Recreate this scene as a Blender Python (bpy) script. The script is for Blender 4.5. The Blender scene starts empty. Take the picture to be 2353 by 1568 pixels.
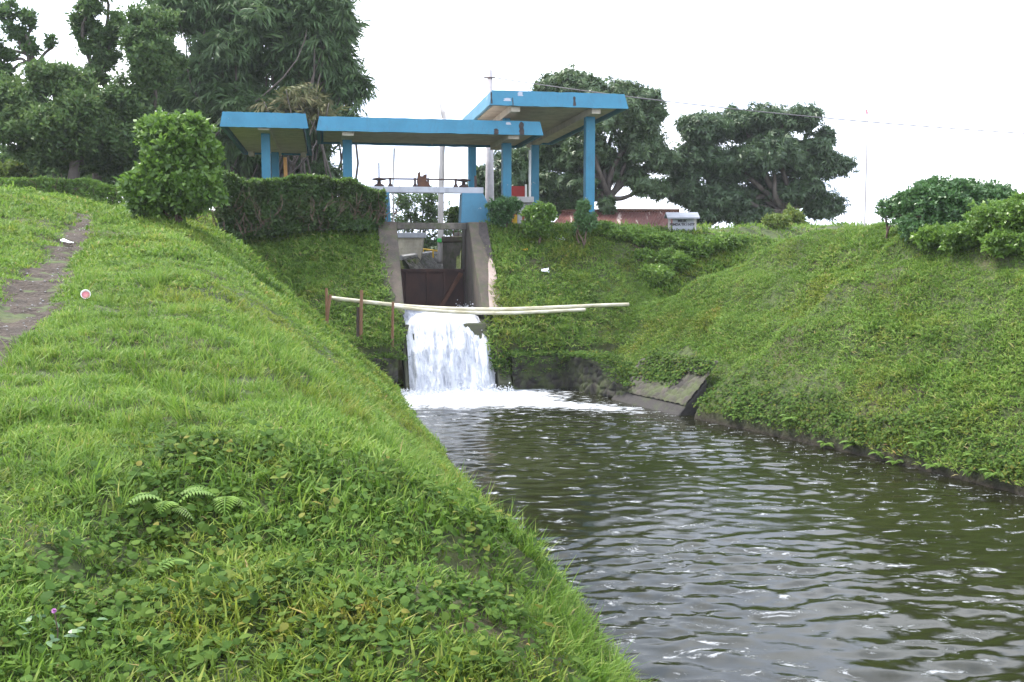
import bpy, math, random
import numpy as np
from mathutils import Vector
random.seed(7)
RNG = np.random.default_rng(11)
scene = bpy.context.scene
C = scene.collection
R = math.radians

# ------------------------------------------------------------------ camera, world, sun
EYE = 3.36
FPX, CX, CY = 2288.0, 1176.5, 784.0
PITCH = R(5.1)
cam_d = bpy.data.cameras.new('camera'); cam = bpy.data.objects.new('camera', cam_d); C.objects.link(cam)
cam.location = (0, 0, EYE); cam.rotation_euler = (R(90) - PITCH, 0, 0)
cam_d.sensor_width = 36; cam_d.lens = 35; cam_d.clip_start = .05; cam_d.clip_end = 3000
scene.camera = cam

SUN_EL, SUN_AZ = R(56), R(-62)          # azimuth from +Y towards +X : sun at the left, a little behind the gate
w = bpy.data.worlds.new("World"); scene.world = w; w.use_nodes = True
wt = w.node_tree; wn = wt.nodes; wn.clear()
wo = wn.new('ShaderNodeOutputWorld'); bg = wn.new('ShaderNodeBackground'); bg.inputs[1].default_value = .088
sky = wn.new('ShaderNodeTexSky'); sky.sky_type = 'NISHITA'; sky.sun_disc = False
sky.sun_elevation = SUN_EL; sky.sun_rotation = SUN_AZ; sky.dust_density = 3
tc = wn.new('ShaderNodeTexCoord')
mp = wn.new('ShaderNodeMapping'); mp.inputs['Scale'].default_value = (1.3, 1.3, 2.6)
nz = wn.new('ShaderNodeTexNoise'); nz.inputs['Scale'].default_value = 2.2; nz.inputs['Detail'].default_value = 6
rp = wn.new('ShaderNodeValToRGB')
rp.color_ramp.elements[0].position = .36; rp.color_ramp.elements[0].color = (7.4, 8.9, 12.2, 1)
rp.color_ramp.elements[1].position = .66; rp.color_ramp.elements[1].color = (20, 20.4, 21.2, 1)
mx = wn.new('ShaderNodeMix'); mx.data_type = 'RGBA'; mx.inputs[0].default_value = .86
wt.links.new(tc.outputs['Generated'], mp.inputs[0]); wt.links.new(mp.outputs[0], nz.inputs[0])
wt.links.new(nz.outputs[0], rp.inputs[0])
wt.links.new(sky.outputs[0], mx.inputs[6]); wt.links.new(rp.outputs[0], mx.inputs[7])
wt.links.new(mx.outputs[2], bg.inputs[0]); wt.links.new(bg.outputs[0], wo.inputs[0])
sd = bpy.data.lights.new('sun', 'SUN'); sun = bpy.data.objects.new('sun', sd); C.objects.link(sun)
sd.energy = 3.2; sd.angle = R(11); sd.color = (1, .95, .86)
sun.rotation_euler = (R(90) - SUN_EL, 0, math.pi - SUN_AZ)
vs = scene.view_settings; vs.view_transform = 'Standard'; vs.look = 'None'; vs.gamma = 1; vs.use_curve_mapping = False
vs.exposure = 1.3
scene.cycles.max_bounces = 6; scene.cycles.transparent_max_bounces = 12
scene.cycles.diffuse_bounces = 3; scene.cycles.glossy_bounces = 3; scene.cycles.transmission_bounces = 4
scene.cycles.use_denoising = True

# ------------------------------------------------------------------ helpers
def smooth(a, b, x):
    t = np.clip((np.asarray(x, float) - a) / (b - a), 0, 1); return t * t * (3 - 2 * t)
_T = np.random.default_rng(3).random((256, 256))
def vnoise(x, y, s=0):
    x = np.asarray(x, float) + s * 17.31; y = np.asarray(y, float) + s * 9.77
    xi = np.floor(x).astype(int); yi = np.floor(y).astype(int); fx = x - xi; fy = y - yi
    fx = fx * fx * (3 - 2 * fx); fy = fy * fy * (3 - 2 * fy)
    a = _T[xi & 255, yi & 255]; b = _T[(xi + 1) & 255, yi & 255]; c = _T[xi & 255, (yi + 1) & 255]; d = _T[(xi + 1) & 255, (yi + 1) & 255]
    return (a * (1 - fx) + b * fx) * (1 - fy) + (c * (1 - fx) + d * fx) * fy - .5
def fbm(x, y, s=0, o=4):
    r = 0; a = 1.
    for k in range(o):
        r = r + a * vnoise(x * 2 ** k, y * 2 ** k, s + k); a *= .5
    return r
def smax(a, b, k): return .5 * (a + b + np.sqrt((a - b) ** 2 + k * k))
def smin(a, b, k): return .5 * (a + b - np.sqrt((a - b) ** 2 + k * k))

OX, OY = -1.95, 26.5
TH = math.atan(.186); CU, SU = math.cos(TH), math.sin(TH)
def loc(x, y):
    dx = x - OX; dy = y - OY
    return dx * CU + dy * SU, -dx * SU + dy * CU
def L(u, v, z): return (OX + u * CU - v * SU, OY + u * SU + v * CU, z)
def W(px, py, Y):
    """world point at forward distance Y seen in the survey photo at px, py (used only to read off places)"""
    a = (px - CX) / FPX; b = (CY - py) / FPX
    dy = math.cos(PITCH) + b * math.sin(PITCH); dz = -math.sin(PITCH) + b * math.cos(PITCH)
    return (a / dy * Y, Y, EYE + dz / dy * Y)

CR_Y = [2, 3.4, 4.3, 4.9, 5.4, 5.87, 6.3, 6.7, 7.2, 8.7, 10.6, 14, 22, 27, 30]
CR_X = [.35, .30, .33, .22, .0, -.32, -.65, -.9, -1.3, -2.1, -3.05, -4.35, -6.9, -8.0, -8.6]
PA_Y = [3, 5, 7, 9.5, 10.8, 12.8, 16, 19, 24, 27, 31]
PA_X = [-3.5, -3.75, -4.15, -4.85, -5.3, -6.1, -7.25, -8.3, -10.05, -11.0, -12.1]
PA_W = [.32, .32, .34, .35, .36, .36, .36, .31, .29, .26, .22]
def plateau(x, y):
    b1 = np.interp(y, [-5, 0, 3, 4.7, 5.75, 9, 12.8, 19, 22, 26, 32, 45], [1.6, 1.72, 1.82, 1.93, 2.43, 2.76, 3.06, 3.7, 3.98, 4.12, 4.3, 4.6])
    b2 = np.interp(y, [-5, 0, 3, 6.2, 9, 12.8, 19, 22, 26, 32, 45], [1.6, 1.75, 1.98, 2.42, 2.74, 3.06, 3.7, 3.98, 4.12, 4.3, 4.6])
    m = smooth(-2.4, -1.4, x)
    z = b1 * m + b2 * (1 - m)
    z = z + .09 * np.clip(-x - 6, 0, 5.5) * smooth(13, 24, y)
    d = x - np.interp(y, PA_Y, PA_X); pw = np.interp(y, PA_Y, PA_W)
    z = z + .22 * smooth(-.3, -2.2, d) * smooth(9, 15, y)
    z = z + .16 * smooth(.9, 2.2, d) * smooth(9, 12, y) * smooth(24, 16, y)
    z = z - .10 * np.exp(-(d / (pw * 1.15)) ** 4)
    return z
def bank_plane(x, y):
    s = .89 * (x - 3.53) + .46 * (y - 20.5)
    return s
def height(x, y, rough=True):
    x = np.asarray(x, float); y = np.asarray(y, float)
    u, v = loc(x, y)
    pl = plateau(x, y)
    xc = np.interp(y, CR_Y, CR_X)
    d = (x - xc) * .9
    zl = pl - np.interp(y, [3, 5, 7, 9], [2.3, 2.0, 1.3, .98]) * (d + np.sqrt(d * d + np.interp(y, [4, 8], [.16, .7]))) * .5
    # slope under the hedge and beside the gate
    top = 4.10 + .05 * np.sin(u * .7)
    hw = .90 + .8125 * (v + 2.4)
    hw = smin(hw, top + 0 * hw, .25)
    hw = np.where(v < -2.22, -1.2, hw)
    # lower land behind the gate
    low = smooth(4.2, 5.6, v) * smooth(-4.2, -3.2, u) * (1 - smooth(1.6, 2.2, u) * smooth(6.4, 5.8, u) * smooth(13, 12, v))
    far = 3.12 - .018 * np.clip(y - 32, 0, 90) - 1.0 * smooth(4.5, 9, u) * smooth(5, 14, v)
    hw = hw * (1 - low) + far * low
    # right bank
    s = bank_plane(x, y) + .09 * np.sin(y * .9 + x * .5) - .55 * smooth(19.9, 20.5, y)
    rb = .22 + .97 * s
    rb = np.where(s < 0, .22 + s * 5, rb)
    rb = smin(rb, 4.12 - .10 * np.clip(s - 4, 0, 40) + 0 * s, .35)
    e = (x - 2.8) * .518 + (y - 26.0) * .855         # beyond the end ridge of the bank
    rb = smin(rb, rb - 1.15 * e + .25, .3)
    rb = np.where(e > 4, -2, rb)
    z = smax(smax(zl, hw, .12), rb, .15)
    z = np.where((x > 9) & (v > 2), np.maximum(z, far), z)
    # channel through the gate and above it
    cu = -.3 + (v - 6.67) * .246
    ch = (np.abs(u) < 1.2) & (v > -2.6) & (v < 6.2)
    ch2 = (v >= 6.2) & (v < 40) & (u > cu + .2) & (u < cu + 3.2)
    z = np.where(ch, np.minimum(z, .2), z); z = np.where(ch2, np.minimum(z, 1.0), z)
    if rough:
        k = smooth(.1, .5, z)
        z = z + k * (.15 * fbm(x * .7, y * .7, 1, 3) + .10 * fbm(x * 2.1, y * 2.1, 5, 3))
        tr = smooth(3, 5, x) * smooth(30, 25, y) * smooth(.5, 1.5, z)
        z = z + tr * .06 * np.sin((z + .35 * fbm(x * .4, y * .4, 9, 2)) * 7.5)
        z = z - .40 * smooth(-.12, .22, fbm(x * 1.3, y * 1.3, 21, 3)) * smooth(4.9, 5.3, y) * smooth(6.2, 5.7, y) * smooth(-2.4, -1.6, x)
    return z
def normal(x, y, e=.12):
    nx = -(height(x + e, y) - height(x - e, y)) / (2 * e); ny = -(height(x, y + e) - height(x, y - e)) / (2 * e)
    n = np.stack([nx, ny, np.ones_like(nx)], -1)
    return n / np.linalg.norm(n, axis=-1, keepdims=True)

def tag(o, label, cat=None, group=None, kind=None):
    o['label'] = label
    if cat: o['category'] = cat
    if group: o['group'] = group
    if kind: o['kind'] = kind
    return o
def empty(name, loc_=(0, 0, 0)):
    o = bpy.data.objects.new(name, None); o.location = loc_; o.empty_display_size = .3; C.objects.link(o); return o
def raw_mesh(name, V, F, mat, parent=None, sm=False, attrs=None, link=True):
    """V (n,3) array, F list of lists or (m,k) array"""
    me = bpy.data.meshes.new(name)
    V = np.asarray(V, np.float32)
    if isinstance(F, np.ndarray):
        k = F.shape[1]; m = F.shape[0]
        me.vertices.add(len(V)); me.vertices.foreach_set('co', V.ravel())
        me.loops.add(m * k); me.loops.foreach_set('vertex_index', F.astype(np.int32).ravel())
        me.polygons.add(m); me.polygons.foreach_set('loop_start', np.arange(0, m * k, k, dtype=np.int32))
        me.update(calc_edges=True); me.validate()
    else:
        me.from_pydata([tuple(map(float, p)) for p in V], [], F); me.update()
    if attrs:
        for kx, a in attrs.items():
            at = me.attributes.new(kx, 'FLOAT', 'POINT'); at.data.foreach_set('value', np.asarray(a, np.float32))
    if sm: me.polygons.foreach_set('use_smooth', [True] * len(me.polygons))
    if mat: me.materials.append(mat)
    o = bpy.data.objects.new(name, me)
    if link: C.objects.link(o)
    if parent: put(o, parent)
    return o
def put(o, parent):
    o.parent = parent
    p = parent; off = Vector((0, 0, 0))
    while p: off += p.location; p = p.parent
    o.matrix_parent_inverse.identity(); o.location = o.location - off
class MB:
    def __init__(s): s.V = []; s.F = []
    def poly(s, vs, fs):
        b = len(s.V); s.V += [tuple(v) for v in vs]; s.F += [[b + i for i in f] for f in fs]; return s
    def box(s, a, b, f=None):
        """axis box between corners a, b mapped through f(u,v,z)"""
        f = f or (lambda *p: p)
        x0, y0, z0 = a; x1, y1, z1 = b
        vs = [f(x, y, z) for z in (z0, z1) for x, y in ((x0, y0), (x1, y0), (x1, y1), (x0, y1))]
        return s.poly(vs, [(3, 2, 1, 0), (4, 5, 6, 7), (0, 1, 5, 4), (1, 2, 6, 5), (2, 3, 7, 6), (3, 0, 4, 7)])
    def prism(s, pts, d0, d1, f):
        """polygon pts (a,b) extruded between d0, d1 : f(a,b,d) -> world"""
        n = len(pts)
        vs = [f(a, b, d0) for a, b in pts] + [f(a, b, d1) for a, b in pts]
        return s.poly(vs, [list(range(n))[::-1], list(range(n, 2 * n))] + [(i, (i + 1) % n, n + (i + 1) % n, n + i) for i in range(n)])
    def tube(s, P, r, n=8, cap=True):
        P = [Vector(p) for p in P]; rs = r if hasattr(r, '__len__') else [r] * len(P)
        b = len(s.V); up = Vector((0, 0, 1)); prev = None
        for i, p in enumerate(P):
            t = (P[min(i + 1, len(P) - 1)] - P[max(i - 1, 0)])
            t = t.normalized() if t.length > 1e-9 else up
            a = prev if prev is not None else (Vector((1, 0, 0)) if abs(t.z) > .9 else up)
            a = a - t * a.dot(t)
            if a.length < 1e-5: a = Vector((0, 1, 0)) - t * t.y
            a.normalize(); prev = a; c = t.cross(a)
            for k in range(n):
                q = 2 * math.pi * k / n; s.V.append(tuple(p + (a * math.cos(q) + c * math.sin(q)) * rs[i]))
        for i in range(len(P) - 1):
            for k in range(n):
                k2 = (k + 1) % n; s.F.append([b + i * n + k, b + i * n + k2, b + (i + 1) * n + k2, b + (i + 1) * n + k])
        if cap:
            s.F.append([b + k for k in range(n)][::-1]); s.F.append([b + (len(P) - 1) * n + k for k in range(n)])
        return s
    def build(s, name, mat, parent=None, sm=False, bevel=0):
        o = raw_mesh(name, s.V, s.F, mat, parent, sm)
        if bevel:
            m = o.modifiers.new('bevel', 'BEVEL'); m.width = bevel; m.segments = 2; m.limit_method = 'ANGLE'; m.angle_limit = R(35)
        return o

# ------------------------------------------------------------------ materials
class NT:
    def __init__(s, name):
        s.m = bpy.data.materials.new(name); s.m.use_nodes = True; s.t = s.m.node_tree; s.t.nodes.clear()
        s.out = s.n('ShaderNodeOutputMaterial'); s.p = s.n('ShaderNodeBsdfPrincipled'); s.l(s.p.outputs[0], s.out.inputs[0])
    def n(s, k, **kw):
        o = s.t.nodes.new(k)
        for a, b in kw.items(): setattr(o, a, b)
        return o
    def l(s, a, b): s.t.links.new(a, b)
    def pos(s): return s.n('ShaderNodeNewGeometry').outputs['Position']
    def noise(s, sc, det=4, rough=.6, vec=None, scale=None, dist=0):
        x = s.n('ShaderNodeTexNoise'); x.inputs['Scale'].default_value = sc; x.inputs['Detail'].default_value = det; x.inputs['Roughness'].default_value = rough; x.inputs['Distortion'].default_value = dist
        v = vec or s.pos()
        if scale:
            m = s.n('ShaderNodeMapping'); m.inputs['Scale'].default_value = scale; s.l(v, m.inputs[0]); v = m.outputs[0]
        s.l(v, x.inputs['Vector']); return x.outputs[0]
    def ramp(s, f, stops):
        r = s.n('ShaderNodeValToRGB'); e = r.color_ramp.elements
        while len(e) < len(stops): e.new(.5)
        for i, (p, c) in enumerate(stops):
            e[i].position = p; e[i].color = (*c, 1) if hasattr(c, '__len__') else (c, c, c, 1)
        s.l(f, r.inputs[0]); return r.outputs[0]
    def mix(s, f, a, b, mode='MIX'):
        m = s.n('ShaderNodeMix', data_type='RGBA', blend_type=mode)
        for i, x in ((0, f), (6, a), (7, b)):
            if isinstance(x, (int, float)): m.inputs[i].default_value = x
            elif isinstance(x, tuple): m.inputs[i].default_value = (*x, 1)
            else: s.l(x, m.inputs[i])
        return m.outputs[2]
    def math(s, op, a, b=0):
        m = s.n('ShaderNodeMath', operation=op)
        for i, x in ((0, a), (1, b)):
            if isinstance(x, (int, float)): m.inputs[i].default_value = x
            else: s.l(x, m.inputs[i])
        return m.outputs[0]
    def base(s, c):
        if isinstance(c, tuple): s.p.inputs['Base Color'].default_value = (*c, 1)
        else: s.l(c, s.p.inputs['Base Color'])
    def bump(s, h, st=.4, d=.02):
        b = s.n('ShaderNodeBump'); b.inputs['Strength'].default_value = st; b.inputs['Distance'].default_value = d
        s.l(h, b.inputs['Height']); s.l(b.outputs[0], s.p.inputs['Normal']); return b.outputs[0]
    def rough(s, v): s.p.inputs['Roughness'].default_value = v
def leaf_mat(name, stops, patch=None, trans=.35, rough=.45, spec=.4, patch_scale=.6, extra=None):
    """foliage: per-leaf tint picks from stops; patch colours mixed in by world-space noise"""
    t = NT(name); a = t.n('ShaderNodeAttribute', attribute_name='tint')
    oi = t.n('ShaderNodeObjectInfo')
    f = t.math('ADD', t.math('MULTIPLY', a.outputs['Fac'], .75), t.math('MULTIPLY', oi.outputs['Random'], .25))
    c = t.ramp(f, stops)
    if patch:
        n = t.ramp(t.noise(patch_scale, 4, .62), [(.40, 0), (.62, 1)])
        c = t.mix(t.math('MULTIPLY', n, patch[1]), c, patch[0], 'MULTIPLY' if patch[2] else 'MIX')
    if extra:
        for col, sc_, p0, p1, k in extra:
            c = t.mix(t.math('MULTIPLY', t.ramp(t.noise(sc_, 5, .65), [(p0, 0), (p1, 1)]), k), c, col, 'MULTIPLY')
    t.base(c); t.rough(rough); t.p.inputs['Specular IOR Level'].default_value = spec
    tr = t.n('ShaderNodeBsdfTranslucent'); t.l(c, tr.inputs[0])
    m = t.n('ShaderNodeMixShader'); m.inputs[0].default_value = trans
    t.l(t.p.outputs[0], m.inputs[1]); t.l(tr.outputs[0], m.inputs[2]); t.l(m.outputs[0], t.out.inputs[0])
    return t.m
def simple(name, c1, c2, sc=6, rough=.8, bump=.3, bsc=60, metal=0, scale=None, spec=.3):
    t = NT(name); t.base(t.ramp(t.noise(sc, 6, .65, scale=scale), [(.3, c1), (.7, c2)])); t.rough(rough); t.p.inputs['Metallic'].default_value = metal
    t.p.inputs['Specular IOR Level'].default_value = spec
    if bump: t.bump(t.noise(bsc, 3), bump, .01)
    return t.m
def m_ground():
    t = NT('turf_soil'); a = t.noise(.8, 5); b = t.noise(9, 5)
    c = t.mix(t.ramp(b, [(.35, 0), (.62, 1)]), (.030, .042, .012), (.055, .075, .018))
    c = t.mix(t.ramp(a, [(.5, 0), (.68, .75)]), c, (.065, .048, .026))
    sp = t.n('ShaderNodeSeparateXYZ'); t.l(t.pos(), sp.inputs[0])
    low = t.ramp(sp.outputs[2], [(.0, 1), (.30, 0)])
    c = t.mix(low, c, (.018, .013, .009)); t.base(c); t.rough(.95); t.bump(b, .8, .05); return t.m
def m_path():
    t = NT('packed_dirt'); a = t.noise(2.2, 6, .7); b = t.noise(14, 6, .75); v = t.n('ShaderNodeTexVoronoi'); v.inputs['Scale'].default_value = 22; t.l(t.pos(), v.inputs['Vector'])
    c = t.mix(t.ramp(a, [(.3, 0), (.7, 1)]), (.026, .018, .012), (.070, .050, .036))
    c = t.mix(t.ramp(b, [(.48, 0), (.75, .7)]), c, (.115, .088, .07)); t.base(c); t.rough(.95)
    t.bump(t.math('ADD', b, t.math('MULTIPLY', v.outputs[0], -.7)), 1, .05); return t.m
def m_paint(name, col, dirty=.5, peel=.02):
    t = NT(name); a = t.noise(1.4, 6, .7); b = t.noise(5, 8, .8, scale=(1, 1, .25)); g = t.noise(26, 4)
    c = t.mix(t.ramp(a, [(.3, 0), (.72, 1)]), tuple(x * .86 for x in col), tuple(min(1, x * 1.12 + .008) for x in col))
    c = t.mix(t.math('MULTIPLY', t.ramp(b, [(.52, 0), (.78, 1)]), dirty), c, tuple(x * .45 + .02 for x in col))
    n2 = t.noise(3.3, 5, .55)
    c = t.mix(t.ramp(n2, [(.715 - peel, 0), (.735 - peel, .9)]), c, (.36, .35, .34))
    t.base(c); t.rough(.62); t.bump(g, .35, .006); return t.m
def m_concrete(name, c1, c2, moss=.5, dark=.6, msc=2.2):
    t = NT(name); a = t.noise(2.5, 8, .7); b = t.noise(msc, 6, .75, scale=(1, 1, .4)); g = t.noise(45, 4)
    c = t.mix(t.ramp(a, [(.28, 0), (.72, 1)]), c1, c2)
    c = t.mix(t.math('MULTIPLY', t.ramp(b, [(.46, 0), (.64, 1)]), dark), c, (.035, .032, .028))
    m = t.noise(3.7, 5, .7)
    c = t.mix(t.math('MULTIPLY', t.ramp(m, [(.50, 0), (.66, 1)]), moss), c, (.045, .062, .018))
    t.base(c); t.rough(.9); t.bump(t.math('ADD', g, a), .6, .02); return t.m
def m_stone(name, scale, c1, c2, mortar, moss=.4, dist=.25):
    t = NT(name); p = t.pos(); n = t.noise(2.5, 3)
    w_ = t.mix(dist * .3, p, t.n('ShaderNodeTexNoise').outputs[1])
    v = t.n('ShaderNodeTexVoronoi', feature='DISTANCE_TO_EDGE'); v.inputs['Scale'].default_value = scale; t.l(p, v.inputs['Vector'])
    v2 = t.n('ShaderNodeTexVoronoi'); v2.inputs['Scale'].default_value = scale; t.l(p, v2.inputs['Vector'])
    e = t.ramp(v.outputs[0], [(.02, 0), (.12, 1)])
    sp = t.n('ShaderNodeSeparateColor'); t.l(v2.outputs['Color'], sp.inputs[0])
    c = t.mix(sp.outputs[0], c1, c2); c = t.mix(e, mortar, c)
    c = t.mix(t.math('MULTIPLY', t.ramp(t.noise(2.0, 6, .75), [(.45, 0), (.62, 1)]), moss), c, (.045, .065, .015))
    t.base(c); t.rough(.8); t.bump(t.math('ADD', e, t.math('MULTIPLY', t.noise(30, 4), .35)), 1, .06); return t.m

M = {}
M['ground'] = m_ground(); M['path'] = m_path()
M['blue'] = m_paint('blue_paint', (.020, .162, .262), .8, .018)
M['blue_pale'] = m_paint('pale_blue_paint', (.036, .155, .245), .7, .02)  # paler blue for the pedestals, and for left fascias as painted side light
M['white_paint'] = m_paint('white_paint', (.34, .35, .39), .7, 0)
M['soffit'] = m_concrete('soffit_plaster', (.44, .39, .33), (.58, .52, .45), 0, .25)
M['concrete'] = m_concrete('old_concrete', (.046, .036, .027), (.108, .084, .066), .7, .75)
M['moss_and_shade'] = m_concrete('moss_and_shade', (.022, .026, .014), (.050, .052, .030), .9, .6)
M['concrete_dark'] = m_concrete('mossy_concrete', (.07, .062, .052), (.16, .14, .12), .75, .7)
M['concrete_grey'] = m_concrete('grey_concrete', (.25, .245, .245), (.40, .39, .38), .1, .4)
M['plaster'] = m_concrete('pinkish_plaster', (.30, .23, .20), (.40, .32, .28), .05, .2)
M['box_wall'] = m_concrete('cream_plaster', (.40, .355, .27), (.56, .51, .41), .25, .3, 1.2)
M['stone'] = m_stone('rubble_stone', 4.6, (.014, .014, .016), (.048, .043, .040), (.018, .015, .012), .8)
M['stone_pitch'] = m_stone('stone_pitching', 5.5, (.040, .036, .034), (.135, .120, .108), (.042, .034, .024), .75)
M['rust'] = simple('rusty_steel', (.022, .014, .013), (.060, .030, .022), 3.5, .7, .4, 50, .2, (1, 1, .5))
M['rust_bright'] = simple('bright_rust', (.05, .025, .016), (.11, .052, .032), 6, .85, .4)
M['iron'] = simple('dark_iron', (.030, .022, .022), (.075, .045, .038), 8, .6, .3, 50, .4)
M['pipe'] = simple('dirty_white_plastic', (.30, .26, .15), (.62, .60, .50), 2.6, .42, .05, 30, 0, (1, 1, 3))
M['bark'] = simple('bark', (.05, .042, .036), (.13, .11, .095), 5, .95, .8, 25, 0, (1, 1, .3))
M['twig'] = simple('twig', (.07, .045, .035), (.15, .10, .08), 9, .95, .3)
M['stake'] = simple('orange_brown_wood', (.12, .060, .032), (.24, .135, .080), 7, .85, .4, 40, 0, (1, 1, .15))
M['stake_dark'] = simple('dark_wood', (.035, .025, .02), (.075, .055, .042), 7, .9, .4)
M['bamboo'] = simple('bamboo_pole', (.38, .35, .33), (.56, .52, .50), 6, .6, .2, 40, 0, (1, 1, .2))
M['bamboo_orange'] = simple('orange_bamboo', (.42, .19, .05), (.55, .30, .10), 6, .6, .1)
M['pole'] = simple('weathered_concrete_pole', (.30, .28, .29), (.43, .40, .41), 4, .8, .2)
M['wire'] = simple('wire', (.10, .09, .10), (.14, .13, .14), 5, .6, 0)
M['red'] = simple('red_paint', (.30, .022, .022), (.38, .04, .035), 3, .6, .1)
M['yellow'] = simple('yellow_paint', (.70, .42, .02), (.80, .52, .05), 4, .55, .05)
M['green_band'] = simple('green_paint', (.05, .45, .08), (.08, .55, .12), 4, .6, .05)
M['white'] = simple('white_plastic', (.76, .75, .74), (.84, .83, .82), 5, .4, 0)
M['pink'] = simple('pink_print', (.70, .22, .28), (.78, .32, .36), 5, .4, 0)
M['grey_litter'] = simple('grey_litter', (.42, .42, .44), (.62, .62, .64), 9, .7, .2)
M['black'] = simple('black_paint', (.03, .028, .03), (.06, .055, .06), 30, .7, 0)
M['zinc'] = simple('zinc_sheet', (.16, .17, .19), (.24, .25, .28), 4, .5, .1)
def m_roof():
    t = NT('rusty_roof_sheet'); a = t.noise(1.6, 8, .75); b = t.noise(1.3, 5, .6, scale=(3, .35, .35))
    c = t.mix(t.ramp(a, [(.3, 0), (.7, 1)]), (.055, .017, .013), (.15, .052, .038)); c = t.mix(t.ramp(b, [(.57, 0), (.63, .9)]), c, (.42, .34, .30))
    t.base(c); t.rough(.7); return t.m
M['roof'] = m_roof()
M['stain'] = simple('dark_peeled_patch', (.022, .019, .019), (.060, .050, .046), 9, .9, .4)
G1 = (.050, .095, .016); G2 = (.095, .165, .028); G3 = (.150, .205, .050)
M['lawn'] = leaf_mat('grass_blades', [(.0, (.068, .140, .020)), (.35, (.130, .235, .036)), (.68, (.195, .305, .054)), (.88, (.275, .330, .085)), (1, (.36, .29, .14))], ((.62, .70, .50), .7, True), .42, .55, .2, .7, [((1.25, .92, .75), .45, .52, .66, .8), ((.55, .62, .55), 1.7, .50, .66, .65), ((1.35, .80, .85), 2.6, .58, .70, .7)])
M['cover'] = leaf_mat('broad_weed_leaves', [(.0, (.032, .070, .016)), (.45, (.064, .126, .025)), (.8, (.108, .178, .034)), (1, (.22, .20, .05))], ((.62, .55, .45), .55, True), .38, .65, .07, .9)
M['fern'] = leaf_mat('fern_fronds', [(.0, (.095, .185, .026)), (1, (.17, .28, .045))], None, .35, .5)
M['mango'] = leaf_mat('mango_leaves', [(.0, (.038, .074, .034)), (.5, (.074, .126, .050)), (.9, (.120, .178, .066)), (1, (.19, .17, .08))], ((.7, .75, .75), .4, True), .25, .45, .45, .25)
M['bambooleaf'] = leaf_mat('bamboo_leaves', [(.0, (.050, .100, .040)), (.5, (.085, .150, .056)), (.92, (.125, .190, .068)), (1, (.26, .21, .09))], ((.7, .72, .65), .5, True), .4, .5, .3, .22)
M['dry_bamboo'] = leaf_mat('dry_bamboo_leaves', [(.0, (.07, .11, .04)), (.6, (.14, .15, .06)), (1, (.24, .19, .10))], None, .3, .6, .3)
M['wood_leaf'] = leaf_mat('woodland_leaves', [(.0, (.045, .095, .034)), (.5, (.085, .150, .048)), (.9, (.140, .205, .060)), (1, (.23, .24, .075))], ((.65, .7, .6), .55, True), .38, .5, .3, .25)
M['hedge'] = leaf_mat('hedge_leaves', [(.0, (.030, .066, .018)), (.5, (.060, .122, .030)), (.85, (.105, .185, .042)), (1, (.16, .12, .06))], ((.80, .52, .5), .6, True), .3, .5, .35, 1.2, [((.5, .55, .5), 2.3, .48, .62, .6)])
M['bush'] = leaf_mat('shrub_leaves', [(.0, (.055, .115, .022)), (.4, (.115, .215, .036)), (.75, (.20, .32, .055)), (1, (.33, .39, .075))], ((.55, .62, .55), .55, True), .4, .4, .45, 1.3)
M['bush_yellow'] = leaf_mat('yellow_green_leaves', [(.0, (.07, .13, .025)), (.6, (.14, .20, .04)), (1, (.26, .25, .05))], None, .35, .45, .4)
M['bush_cool'] = leaf_mat('cool_green_leaves', [(.0, (.038, .095, .032)), (.6, (.085, .175, .056)), (1, (.14, .24, .075))], ((.65, .7, .65), .5, True), .3, .4, .5, 1.0)

# ------------------------------------------------------------------ leaf templates: arrays (K quads, 4, 3)
def leaf(d, up, L_, W_, bend=.25):
    d = np.array(d, float); d /= np.linalg.norm(d); up = np.array(up, float)
    s = np.cross(d, up); s /= np.linalg.norm(s) + 1e-9; n = np.cross(s, d)
    return np.array([[0, 0, 0], d * L_ * .45 + s * W_ * .5 + n * W_ * .12, d * L_ - n * L_ * bend, d * L_ * .45 - s * W_ * .5 + n * W_ * .12])
def t_whorl(n=8, L_=1., W_=.24, droop=.5, seed=0):
    r = np.random.default_rng(seed); q = []
    for k in range(n):
        a = 2 * math.pi * (k + r.random() * .7) / n; e = r.uniform(-.15, .75) - droop
        q.append(leaf((math.cos(a), math.sin(a), e), (0, 0, 1), L_ * r.uniform(.7, 1.1), W_ * r.uniform(.8, 1.2), .2))
    return np.array(q)
def t_spray(n=9, seed=0):
    r = np.random.default_rng(seed); q = []
    for k in range(n):
        t = k / n; a = r.uniform(-.9, .9)
        o = np.array([t * .7, 0, -t * t * .35])
        q.append(leaf((.6 + .3 * r.random(), a * .8, -.55 - .5 * r.random()), (0, 0, 1), r.uniform(.45, .7), .085, .12) + o)
    return np.array(q)
def t_twig(n=7, L_=.5, W_=.26, seed=0):
    r = np.random.default_rng(seed); q = []
    for k in range(n):
        d = r.normal(size=3); d[2] = abs(d[2]) * .6 + .1
        q.append(leaf(d, r.normal(size=3), L_ * r.uniform(.7, 1.15), W_ * r.uniform(.8, 1.2), .15) + r.normal(size=3) * .12)
    return np.array(q)
def frames(n_, out, r, tilt=.5):
    """random rotation matrices whose local z leans towards out"""
    z = out + r.normal(size=(n_, 3)) * tilt; z /= np.linalg.norm(z, axis=1, keepdims=True) + 1e-9
    a = r.normal(size=(n_, 3)); x = np.cross(a, z); x /= np.linalg.norm(x, axis=1, keepdims=True) + 1e-9
    y = np.cross(z, x); return np.stack([x, y, z], 2)
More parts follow.
